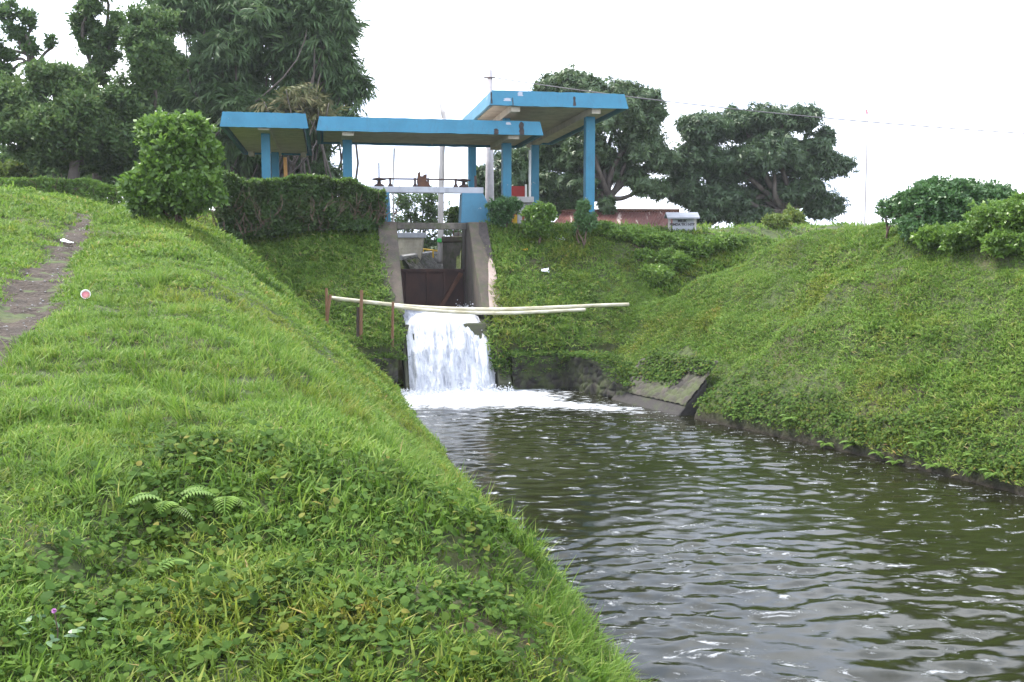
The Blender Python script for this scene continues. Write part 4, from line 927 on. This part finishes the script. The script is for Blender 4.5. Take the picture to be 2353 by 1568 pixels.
bamboo('bamboo_clump', 'huge drooping bamboo clump towering behind the small blue canopy', 620, 40, 1,
       B_(40, (500, 60, 120, 110, 1), (640, 40, 110, 90, 0), (740, 60, 70, 90, 0), (560, 150, 130, 90, 0), (700, 150, 90, 70, 0), (420, 210, 110, 80, 1), (560, 250, 140, 70, -1), (690, 250, 110, 60, -1), (785, 200, 40, 30, 0), (815, 185, 26, 22, 0), (760, 20, 50, 60, 0), (790, 80, 26, 50, 0), (760, 130, 45, 60, 0), (630, 330, 110, 50, -1), (720, 330, 60, 60, 0), (450, 330, 120, 70, 0), (560, -60, 150, 90, 1), (700, -70, 120, 80, 1), (725, 395, 50, 40, 0), (600, 400, 120, 40, 1)), 28000, 41, M['bambooleaf'], .45, .9)
bamboo('dry_bamboo', 'yellowed dry bamboo shoots hanging over the small canopy roof', 690, 37.5, 1, B_(37.5, (650, 240, 60, 24, 0), (725, 238, 55, 30, 0), (690, 215, 55, 30, 0)), 260, 42, M['dry_bamboo'], .35, .7)
LT = 'trees at the left edge'
tree('woodland_tree', 'tall slender tree with open feathery crown at the left', W(225, 470, 37)[:2], W(222, 200, 37), B_(37, (215, 20, 26, 34, 0), (195, 60, 24, 30, 0), (235, 85, 30, 26, 0), (205, 110, 28, 24, 0), (240, 140, 30, 26, 0), (215, 170, 30, 24, 0), (265, 50, 20, 26, 0), (225, -30, 26, 30, 0)), M['wood_leaf'], 1900, .28, .5, 51, twl, .17, LT, .3, loose=.26, sub=7)
tree('woodland_tree', 'sparse spindly tree with bare branch tips at the far left', W(70, 470, 36)[:2], W(75, 150, 36), B_(36, (15, 25, 26, 26, 0), (60, 40, 22, 22, 0), (45, 85, 26, 24, 0), (15, 130, 26, 26, 0), (75, 110, 14, 20, 0), (5, 170, 30, 22, 0), (-20, 90, 30, 40, 0), (122, 108, 9, 20, 0)), M['wood_leaf'], 800, .28, .5, 52, twl, .13, LT, .3, twigs=4, loose=.3, sub=4)
tree('woodland_tree', 'dense dark green tree filling the left behind the low hedge', W(165, 480, 34)[:2], W(170, 360, 34), B_(34, (120, 210, 80, 60, 0), (190, 230, 80, 70, 0), (60, 250, 80, 60, 0), (130, 300, 110, 60, 0), (220, 310, 80, 60, 0), (20, 300, 70, 60, 0), (90, 360, 100, 40, 0), (200, 370, 90, 40, 1), (-40, 270, 70, 70, 0)), M['wood_leaf'], 14000, .26, .50, 53, twl, .22, LT, .3, loose=.26, sub=7)
tree('woodland_tree', 'leaning tree with a forked trunk in shade beside the tall shrub', W(300, 480, 36)[:2], W(300, 380, 36), B_(35, (290, 260, 60, 80, 0), (320, 180, 50, 60, 0), (330, 110, 44, 50, 0), (350, 60, 50, 50, 1), (300, 330, 60, 50, 0), (270, 380, 60, 40, 1), (380, 140, 40, 50, 1)), M['wood_leaf'], 9000, .26, .50, 54, twl, .16, LT, .3, loose=.26, sub=7)
tree('woodland_tree', 'shadowy undergrowth tree low behind the far left hedge', W(90, 480, 40)[:2], W(95, 430, 40), B_(40, (40, 400, 90, 50, 0), (150, 410, 110, 45, 0), (260, 410, 90, 50, 0), (-50, 380, 80, 70, 0), (350, 410, 90, 50, 0), (470, 410, 80, 40, 1)), M['wood_leaf'], 9000, .30, .60, 55, twl, .2, LT, .2, loose=.26, sub=7)

# ------------------------------------------------------------------ grass and ground cover (instanced)
SRC = bpy.data.collections.new('tufts')
def tuft(name, quads, mat, tint):
    V = np.concatenate([q for q in quads]).reshape(-1, 3); F = np.arange(len(V)).reshape(-1, 4)
    o = raw_mesh(name, V, F, mat, None, False, {'tint': np.repeat(tint, 4)}, link=False); return o
def blade_quads(r, n, h0, h1, spread, w_, lean=.5):
    q = []; t = []
    for k in range(n):
        a = r.uniform(0, 6.28); rr = spread * math.sqrt(r.random()); b = np.array([rr * math.cos(a), rr * math.sin(a), 0]); a2 = r.uniform(0, 6.28); h = r.uniform(h0, h1); l = lean * r.uniform(.2, 1)
        d = np.array([math.cos(a2) * l, math.sin(a2) * l, 1]); d /= np.linalg.norm(d); s = np.array([-math.sin(a2 + r.normal(0, .6)), math.cos(a2), 0]); w2 = w_ * r.uniform(.7, 1.3)
        m = b + d * h * .55; tip = b + d * h + np.array([math.cos(a2), math.sin(a2), -.5]) * h * .4 * l
        q.append(np.array([b - s * w2 * .4, b + s * w2 * .4, m + s * w2 * .5, m - s * w2 * .5])); q.append(np.array([m - s * w2 * .5, m + s * w2 * .5, tip + s * w2 * .06, tip - s * w2 * .06]))
        tt = np.clip(r.normal(.5, .25), 0, 1); t += [tt, tt]
    return q, np.array(t)
def leaf_quads(r, n, L_, W_, spread, h):
    q = []; t = []
    for k in range(n):
        a = r.uniform(0, 6.28); rr = spread * math.sqrt(r.random()); c = np.array([rr * math.cos(a), rr * math.sin(a), r.uniform(.2, 1) * h]); d = np.array([math.cos(a + r.normal(0, .9)), math.sin(a + r.normal(0, .9)), r.normal(.05, .3)])
        s = L_ * r.uniform(.6, 1.2)
        # rounded leaf of three quads
        d /= np.linalg.norm(d); up = np.array([r.normal(0, .35), r.normal(0, .35), 1]); sd_ = np.cross(d, up); sd_ /= np.linalg.norm(sd_); n_ = np.cross(sd_, d); w2 = W_ * s / L_
        pts = lambda f, ww, zz=0: (c + d * s * f + sd_ * w2 * ww + n_ * zz * s, c + d * s * f - sd_ * w2 * ww + n_ * zz * s)
        rows = [pts(0, .12), pts(.25, .46, .05), pts(.62, .42, .04), pts(1, .05, -.06)]
        tt = np.clip(r.normal(.5, .25), 0, 1)
        for i in range(3): q.append(np.array([rows[i][0], rows[i][1], rows[i + 1][1], rows[i + 1][0]])); t.append(tt)
    return q, np.array(t)
rt = np.random.default_rng(77)
def coll(name, objs):
    c = bpy.data.collections.new(name)
    for o in objs: c.objects.link(o)
    return c
lawn_t = [tuft('tuft_%d' % k, *(lambda a: (a[0], M['lawn'], a[1]))(blade_quads(rt, 15, .04, .10, .06, .007, 1.0))) for k in range(6)]
far_t = [tuft('mat_%d' % k, *(lambda a: (a[0], M['lawn'], a[1]))(blade_quads(rt, 16, .03, .085, .12, .013, 1.3))) for k in range(5)]
tall_t = [tuft('blade_%d' % k, *(lambda a: (a[0], M['lawn'], a[1]))(blade_quads(rt, 26, .14, .30, .06, .007, .85))) for k in range(4)]
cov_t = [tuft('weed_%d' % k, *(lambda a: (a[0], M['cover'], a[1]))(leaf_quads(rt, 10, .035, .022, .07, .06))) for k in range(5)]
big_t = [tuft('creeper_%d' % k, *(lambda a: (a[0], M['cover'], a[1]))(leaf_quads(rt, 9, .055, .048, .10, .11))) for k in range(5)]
def scatter(name, lab, P_, sc, up, objs, seed, cat='grass'):
    r = np.random.default_rng(seed); n = len(P_); nr = normal(P_[:, 0], P_[:, 1]); z = nr * (1 - up) + np.array([0, 0, up]); z = z + r.normal(size=(n, 3)) * .15; z /= np.linalg.norm(z, axis=1, keepdims=True)
    yaw = r.uniform(0, 6.283, n); a = np.column_stack([np.cos(yaw), np.sin(yaw), np.zeros(n)]); y = np.cross(z, a); y /= np.linalg.norm(y, axis=1, keepdims=True); x = np.cross(y, z)
    # euler XYZ from matrix columns x,y,z
    ry = -np.arcsin(np.clip(x[:, 2], -1, 1)); rx = np.arctan2(y[:, 2], z[:, 2]); rz = np.arctan2(x[:, 1], x[:, 0])
    me = bpy.data.meshes.new(name); me.vertices.add(n); me.vertices.foreach_set('co', P_.astype(np.float32).ravel())
    at_ = me.attributes.new('rot', 'FLOAT_VECTOR', 'POINT'); at_.data.foreach_set('vector', np.column_stack([rx, ry, rz]).astype(np.float32).ravel())
    at_ = me.attributes.new('scl', 'FLOAT', 'POINT'); at_.data.foreach_set('value', sc.astype(np.float32))
    at_ = me.attributes.new('idx', 'INT', 'POINT'); at_.data.foreach_set('value', r.integers(0, len(objs), n).astype(np.int32))
    o = bpy.data.objects.new(name, me); C.objects.link(o); tag(o, lab, cat, None, 'stuff')
    ng = bpy.data.node_groups.new(name, 'GeometryNodeTree'); ng.interface.new_socket('Geometry', in_out='INPUT', socket_type='NodeSocketGeometry'); ng.interface.new_socket('Geometry', in_out='OUTPUT', socket_type='NodeSocketGeometry')
    N = ng.nodes; gi = N.new('NodeGroupInput'); go = N.new('NodeGroupOutput'); ip = N.new('GeometryNodeInstanceOnPoints'); ci = N.new('GeometryNodeCollectionInfo'); ci.inputs['Collection'].default_value = coll(name + '_source', objs); ci.inputs['Separate Children'].default_value = True; ci.inputs['Reset Children'].default_value = True
    def na(nm, ty): q = N.new('GeometryNodeInputNamedAttribute'); q.data_type = ty; q.inputs[0].default_value = nm; return q.outputs[0]
    ip.inputs['Pick Instance'].default_value = True
    ng.links.new(gi.outputs[0], ip.inputs['Points']); ng.links.new(ci.outputs[0], ip.inputs['Instance']); ng.links.new(na('idx', 'INT'), ip.inputs['Instance Index']); ng.links.new(na('rot', 'FLOAT_VECTOR'), ip.inputs['Rotation']); ng.links.new(na('scl', 'FLOAT'), ip.inputs['Scale']); ng.links.new(ip.outputs[0], go.inputs[0])
    o.modifiers.new('scatter', 'NODES').node_group = ng; return o
def sample(x0, x1, y0, y1, dens, seed, keep=None):
    r = np.random.default_rng(seed); n = int((x1 - x0) * (y1 - y0) * dens); x = r.uniform(x0, x1, n); y = r.uniform(y0, y1, n)
    # a generous view cone around the standpoint
    m = (np.abs(x) < .62 * y + 1.2); x, y = x[m], y[m]; z = height(x, y); u, v = loc(x, y)
    pd = np.abs(x - np.interp(y, PA_Y, PA_X)) / np.interp(y, PA_Y, PA_W)
    m = (z > .16) & (pd > .95 + .3 * r.normal(size=len(x)) * .5) & ~((np.abs(u) < np.where(v < -1.2, 1.10, 1.5)) & (v > -2.9) & (v < 30)) & ~((u > 1.9) & (u < 5.7) & (v > 2.1) & (v < 12)) & ~((v > -2.62) & (v < -2.35) & (u > -5) & (u < 3.2) & (r.random(len(x)) < .7))
    s = bank_plane(x, y); rvm = (x > 2.2) & (x < 3.9 + .35 * s) & (y > 20.4) & (y < 23.4) & (s < 1.5 + .5 * fbm(x * 2, y * 2, 88, 3)); m &= ~(rvm & (y + .52 * (x - 3.7) * 0 > 20.45 + .30 * 0))
    if keep is not None: m &= keep(x, y, z, r)
    return np.column_stack([x, y, z])[m]
def bald(x, y): return smooth(.16, .30, fbm(x * 1.1, y * 1.1, 91, 4))
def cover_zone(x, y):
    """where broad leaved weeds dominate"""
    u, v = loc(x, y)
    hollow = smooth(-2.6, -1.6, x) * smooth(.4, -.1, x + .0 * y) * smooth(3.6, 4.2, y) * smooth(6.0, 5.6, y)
    near = .5 * smooth(5.3, 4.4, y) * smooth(1.2, .2, x) * (1 - smooth(-1.2, -2.6, x) * .4)  # dark weeds thickened on the near ground, also standing in for shade there
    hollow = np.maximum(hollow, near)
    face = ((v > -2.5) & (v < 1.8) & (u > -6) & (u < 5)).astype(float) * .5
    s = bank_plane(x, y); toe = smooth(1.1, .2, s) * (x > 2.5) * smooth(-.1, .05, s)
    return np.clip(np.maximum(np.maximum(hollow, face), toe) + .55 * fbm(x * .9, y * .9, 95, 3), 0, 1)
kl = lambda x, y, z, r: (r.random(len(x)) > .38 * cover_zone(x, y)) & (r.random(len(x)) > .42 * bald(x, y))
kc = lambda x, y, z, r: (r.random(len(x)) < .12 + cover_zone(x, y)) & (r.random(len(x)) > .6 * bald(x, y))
Pn = [sample(-6, 3.5, 2.2, 6.5, 560, 1, kl), sample(-7.5, 2.5, 6.5, 10, 300, 2, kl)]
P_ = np.concatenate(Pn); r = np.random.default_rng(4)
scatter('lawn_grass', 'short green lawn grass on the near bank', P_, r.uniform(.6, 1.25, len(P_)) * (1 + .6 * fbm(P_[:, 0], P_[:, 1], 97, 3)), .6, lawn_t, 1)
Pn = [sample(-12, 1.5, 10, 17, 210, 3, kl), sample(-16, 0, 17, 33, 120, 4, kl), sample(1.5, 16, 11, 27, 400, 5, kl), sample(-8, 8, 22, 29.5, 190, 6, kl), sample(-9, 20, 29.5, 48, 12, 66, kl)]
P_ = np.concatenate(Pn); scatter('bank_grass', 'mown green grass covering the far banks of the canal', P_, r.uniform(.7, 1.5, len(P_)) * np.where((P_[:, 0] > 2) & (P_[:, 1] < 27), .82, np.clip(P_[:, 1] / 16, .75, 1.6)) * (1 + .7 * fbm(P_[:, 0] * .8, P_[:, 1] * .8, 98, 3)), .45, far_t, 2)
kt = lambda x, y, z, r: (fbm(x * 1.7, y * 1.7, 99, 3) > .20) & (r.random(len(x)) > cover_zone(x, y))
ke = lambda x, y, z, r: (np.abs((x - np.interp(y, CR_Y, CR_X)) - .35) < .4) & (r.random(len(x)) < .6)
Pn = [sample(-5, 2.5, 2.3, 6.5, 60, 7, kt), sample(-8, 2, 6.5, 14, 18, 8, kt), sample(-4, 2.5, 2.6, 12, 28, 9, ke)]
P_ = np.concatenate(Pn); scatter('tall_grass', 'taller arching grass tufts on the near bank', P_, r.uniform(.5, 1.0, len(P_)), .7, tall_t, 3)
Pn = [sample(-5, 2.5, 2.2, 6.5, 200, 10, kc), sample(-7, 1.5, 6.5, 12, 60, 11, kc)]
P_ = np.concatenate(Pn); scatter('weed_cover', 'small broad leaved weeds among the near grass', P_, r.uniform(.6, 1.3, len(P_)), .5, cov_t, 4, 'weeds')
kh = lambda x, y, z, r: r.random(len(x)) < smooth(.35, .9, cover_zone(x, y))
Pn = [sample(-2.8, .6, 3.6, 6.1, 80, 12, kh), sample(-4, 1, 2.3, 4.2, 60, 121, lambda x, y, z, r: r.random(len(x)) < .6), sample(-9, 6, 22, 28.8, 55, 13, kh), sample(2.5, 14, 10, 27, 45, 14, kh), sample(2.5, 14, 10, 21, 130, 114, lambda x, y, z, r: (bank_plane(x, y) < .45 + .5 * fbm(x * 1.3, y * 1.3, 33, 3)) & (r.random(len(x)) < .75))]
rq = np.random.default_rng(15)
def on_wall(u0, u1, v0, v1, zf, n): u = rq.uniform(u0, u1, n); v = rq.uniform(v0, v1, n); q = np.array([L(a, b, 0) for a, b in zip(u, v)]); q[:, 2] = zf(u, v); return q
Pn += [on_wall(-5, -1.15, -2.62, -1.8, lambda u, v: .80 + 0 * u, 420), on_wall(1.45, 3.1, -2.62, -1.8, lambda u, v: .80 + 0 * u, 330), on_wall(1.05, 1.42, -2.8, -1.2, lambda u, v: .2 + (v + 2.85) * .878, 120),
       on_wall(1.5, 3.0, -2.72, -2.66, lambda u, v: .15 + .6 * rq.random(len(u)) ** .5, 60), on_wall(-4.6, -1.4, -2.66, -2.60, lambda u, v: .2 + .55 * rq.random(len(u)) ** .5, 70)]
tq = rq.random(360); wq = np.array([1.35, 24.3]) * (1 - tq)[:, None] + np.array([2.55, 22.2]) * tq[:, None] + np.array([.89, .46]) * rq.uniform(-.08, .8, 360)[:, None]; Pn.append(np.column_stack([wq, np.maximum(.82 - .5 * smooth(.45, 1, tq), height(wq[:, 0], wq[:, 1]))]))
sA = np.array([2.55, 22.75]); sB = np.array([3.72, 20.42]); qs = rq.random(420) ** .8; qt = rq.uniform(.25, 1.25, 420); qs = np.where(qt < .8, qs * .7, qs)
qq = sA * (1 - qs)[:, None] + sB * qs[:, None] + np.array([.89, .46]) * (.08 + qt * .48)[:, None]; Pn.append(np.column_stack([qq, .36 + qt * .55]))
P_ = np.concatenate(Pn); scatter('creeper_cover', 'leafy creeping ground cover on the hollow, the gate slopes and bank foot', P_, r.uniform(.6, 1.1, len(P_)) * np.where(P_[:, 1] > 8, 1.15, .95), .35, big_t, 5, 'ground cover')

# ------------------------------------------------------------------ ferns, flower, litter
def fern_parts(root, fronds, Lf, r):
    fr_q = []; stems = MB()
    for k in range(fronds):
        a = 2 * math.pi * (k + r.random() * .6) / fronds; ln = Lf * r.uniform(.7, 1.1); el = r.uniform(.6, 1.3); P = []
        for i in range(15):
            t = i / 14; P.append(np.array([math.cos(a) * ln * t * .75, math.sin(a) * ln * t * .75, ln * (el * t - (.55 + .3 * el) * t * t)]))
        q = []
        for i in range(2, 15):
            t = i / 14; d = P[i] - P[i - 1]; d /= np.linalg.norm(d); s = np.cross(d, (0, 0, 1)); s /= np.linalg.norm(s) + 1e-9; w_ = ln * .24 * math.sin(math.pi * min(1, t * .82 + .16)) + .006
            for sg in (-1, 1): q.append(leaf(s * sg + d * .45 + np.array([0, 0, -.15]), (0, 0, 1), w_, ln * .055, .15) + P[i])
        V = np.concatenate(q).reshape(-1, 3)
        o = raw_mesh('frond', V, np.arange(len(V)).reshape(-1, 4), M['fern'], root, False, {'tint': np.repeat(r.random(len(V) // 4), 4)})
        o.location = (0, 0, 0); stems.tube([tuple(p) for p in P[::2]], [.004 * Lf / .3] * len(P[::2]), 4)
    o = stems.build('stalks', M['fern'], root); o.location = (0, 0, 0)
def fern(x, y, Lf, lab, seed, fronds=6, group='ferns'):
    r = np.random.default_rng(seed); o = empty('fern', (x, y, float(height(x, y)) - .01)); tag(o, lab, 'fern', group); fern_parts(o, fronds, Lf, r); return o
for px, py, Lf, lab, n in ((330, 1345, .26, 'yellow green fern low in the foreground nearest the pink flower', 6), (395, 1180, .30, 'feathery fern below the leafy hollow, left of the long leaved herb', 7), (520, 1160, .32, 'long leaved fern like herb at the centre of the leafy hollow', 7), (415, 1100, .26, 'broad pale frond at the upper left of the leafy hollow', 4), (690, 1320, .2, 'small dull fern on the slope right of the hollow', 5)):
    x, y = ground_at(px, py); fern(x, y, Lf * 1.0, lab, px, n, 'ferns on the near bank')
proto = None; r = np.random.default_rng(61)
for px, py, sc in ((1600, 940, .8), (1690, 965, .7), (1820, 970, 1.), (1900, 1030, .8), (1960, 1035, .9), (2060, 1075, .9), (2112, 1030, 1.1), (2150, 1085, 1.1), (2240, 1060, .9), (2285, 1110, 1.), (2170, 1000, .9), (2020, 1050, .7)):
    x, y = ground_at(px, py - 4)
    if proto is None:
        proto = fern(x, y, .34, 'bright green fern on the grassy bank just above the right waterline', 5, 7, 'ferns along the right waterline'); f = proto
    else:
        f = proto.copy(); C.objects.link(f); f.location = (x, y, float(height(x, y)) - .01)
        for ch in list(proto.children):
            c = ch.copy(); C.objects.link(c); c.parent = f
    f.rotation_euler = (0, 0, r.uniform(0, 6.28)); f.scale = (sc, sc, sc)
for px, py, sc in ((1490, 700, .9), (1420, 690, .8), (1290, 760, .9), (1390, 740, .8), (1310, 740, .7), (1550, 650, .8)):
    x, y = ground_at(px, py); f = proto.copy(); C.objects.link(f); f.location = (x, y, float(height(x, y)) - .01); f['label'] = 'small fern growing on the slope about the right end of the pipes'; f['group'] = 'ferns about the pipe end'
    for ch in list(proto.children):
        c = ch.copy(); C.objects.link(c); c.parent = f
    f.rotation_euler = (0, 0, r.uniform(0, 6.28)); f.scale = (sc, sc, sc)
# mimosa with its pink flower head
x, y = ground_at(130, 1500); gz = float(height(x, y)); fl = empty('mimosa_plant', (x, y, gz)); tag(fl, 'dark leaved weed with one round pink flower in the lower left corner', 'plant')
top = np.array(W(124, 1404, y)); MB().tube([(x, y, gz - .01), ((x + top[0]) / 2 + .01, y, (gz + top[2]) / 2), tuple(top)], .0025, 5).build('stem', M['twig'], fl)
t_ = NT('pink_petals'); t_.base((.62, .26, .60)); M['petal'] = t_.m
dd = np.random.default_rng(2).normal(size=(260, 3)); dd /= np.linalg.norm(dd, axis=1, keepdims=True); q = np.array([leaf(d_, (.3, .2, 1), .011, .0016, .05) for d_ in dd]).reshape(-1, 3) + top
raw_mesh('flower', q, np.arange(len(q)).reshape(-1, 4), M['petal'], fl)
q, t = leaf_quads(np.random.default_rng(9), 34, .05, .022, .16, .12); V = np.concatenate(q).reshape(-1, 3) + np.array([x, y, gz]); raw_mesh('leaves', V, np.arange(len(V)).reshape(-1, 4), M['bush_cool'], fl, False, {'tint': np.repeat(t, 4)})
# litter
x, y = ground_at(198, 694); gz = float(height(x, y)); cp = empty('plastic_cup', (x, y, gz)); tag(cp, 'white and pink plastic cup lying on the grass beside the dirt path', 'cup')
mb = lathe([(.035, 0), (.04, .005), (.052, .09), (.055, .10), (.05, .10), (.036, .01)], (0, 0, 0), 18); o = mb.build('body', M['white'], cp, True); o.location = (0, 0, .06); o.rotation_euler = (R(70), R(-25), R(30))
mb = lathe([(.0445, 0), (.0495, .03)], (0, 0, .035), 18); o2 = mb.build('printed_band', M['pink'], cp, True); o2.location = (0, 0, .06); o2.rotation_euler = (R(70), R(-25), R(30))
def litter(px, py, w_, h_, mat, lab, seed, name='paper_scrap', cat='litter'):
    r = np.random.default_rng(seed); x, y = ground_at(px, py); V = []; nx = normal(np.array([x]), np.array([y]))[0]
    for i in range(6):
        for k in range(5):
            a = (i / 5 - .5) * w_; b = (k / 4 - .5) * h_; xx = x + a + r.normal(0, .008); yy = y + b * .7 + r.normal(0, .008); V.append((xx, yy, float(height(xx, yy)) + .07 + .03 * r.random()))
    idx = np.arange(30).reshape(6, 5); F = np.stack([idx[:-1, :-1], idx[1:, :-1], idx[1:, 1:], idx[:-1, 1:]], -1).reshape(-1, 4); o = raw_mesh(name, V, F, mat, None, False)
    m = o.modifiers.new('thick', 'SOLIDIFY'); m.thickness = .004; tag(o, lab, cat)
litter(155, 567, .22, .12, M['white'], 'white scrap of paper lying on the dirt path', 1)
litter(1253, 629, .20, .16, M['grey_litter'], 'pale crumpled litter on the slope right of the gate, nearest the pipes', 2)
litter(1170, 632, .12, .14, M['stake_dark'], 'brownish scrap beside the right gate pier', 3)
litter(1288, 556, .26, .10, M['grey_litter'], 'grey torn wrapper high on the slope near the round bush', 4)
litter(1206, 581, .16, .08, M['yellow'], 'yellowish wrapper on the slope between pier and round bush', 5)

# ------------------------------------------------------------------ damp air
hz = MB().box((-165, -70, -3.5), (165, 305, 34)).build('haze', None); tag(hz, 'thin pale damp air over the whole scene', 'haze', None, 'stuff')
hm = bpy.data.materials.new('air'); hm.use_nodes = True; hn = hm.node_tree.nodes; hn.clear(); ho_ = hn.new('ShaderNodeOutputMaterial'); hv = hn.new('ShaderNodeVolumePrincipled')
hv.inputs['Density'].default_value = .0004; hv.inputs['Color'].default_value = (.9, .93, 1, 1); hm.node_tree.links.new(hv.outputs[0], ho_.inputs['Volume']); hz.data.materials.append(hm)
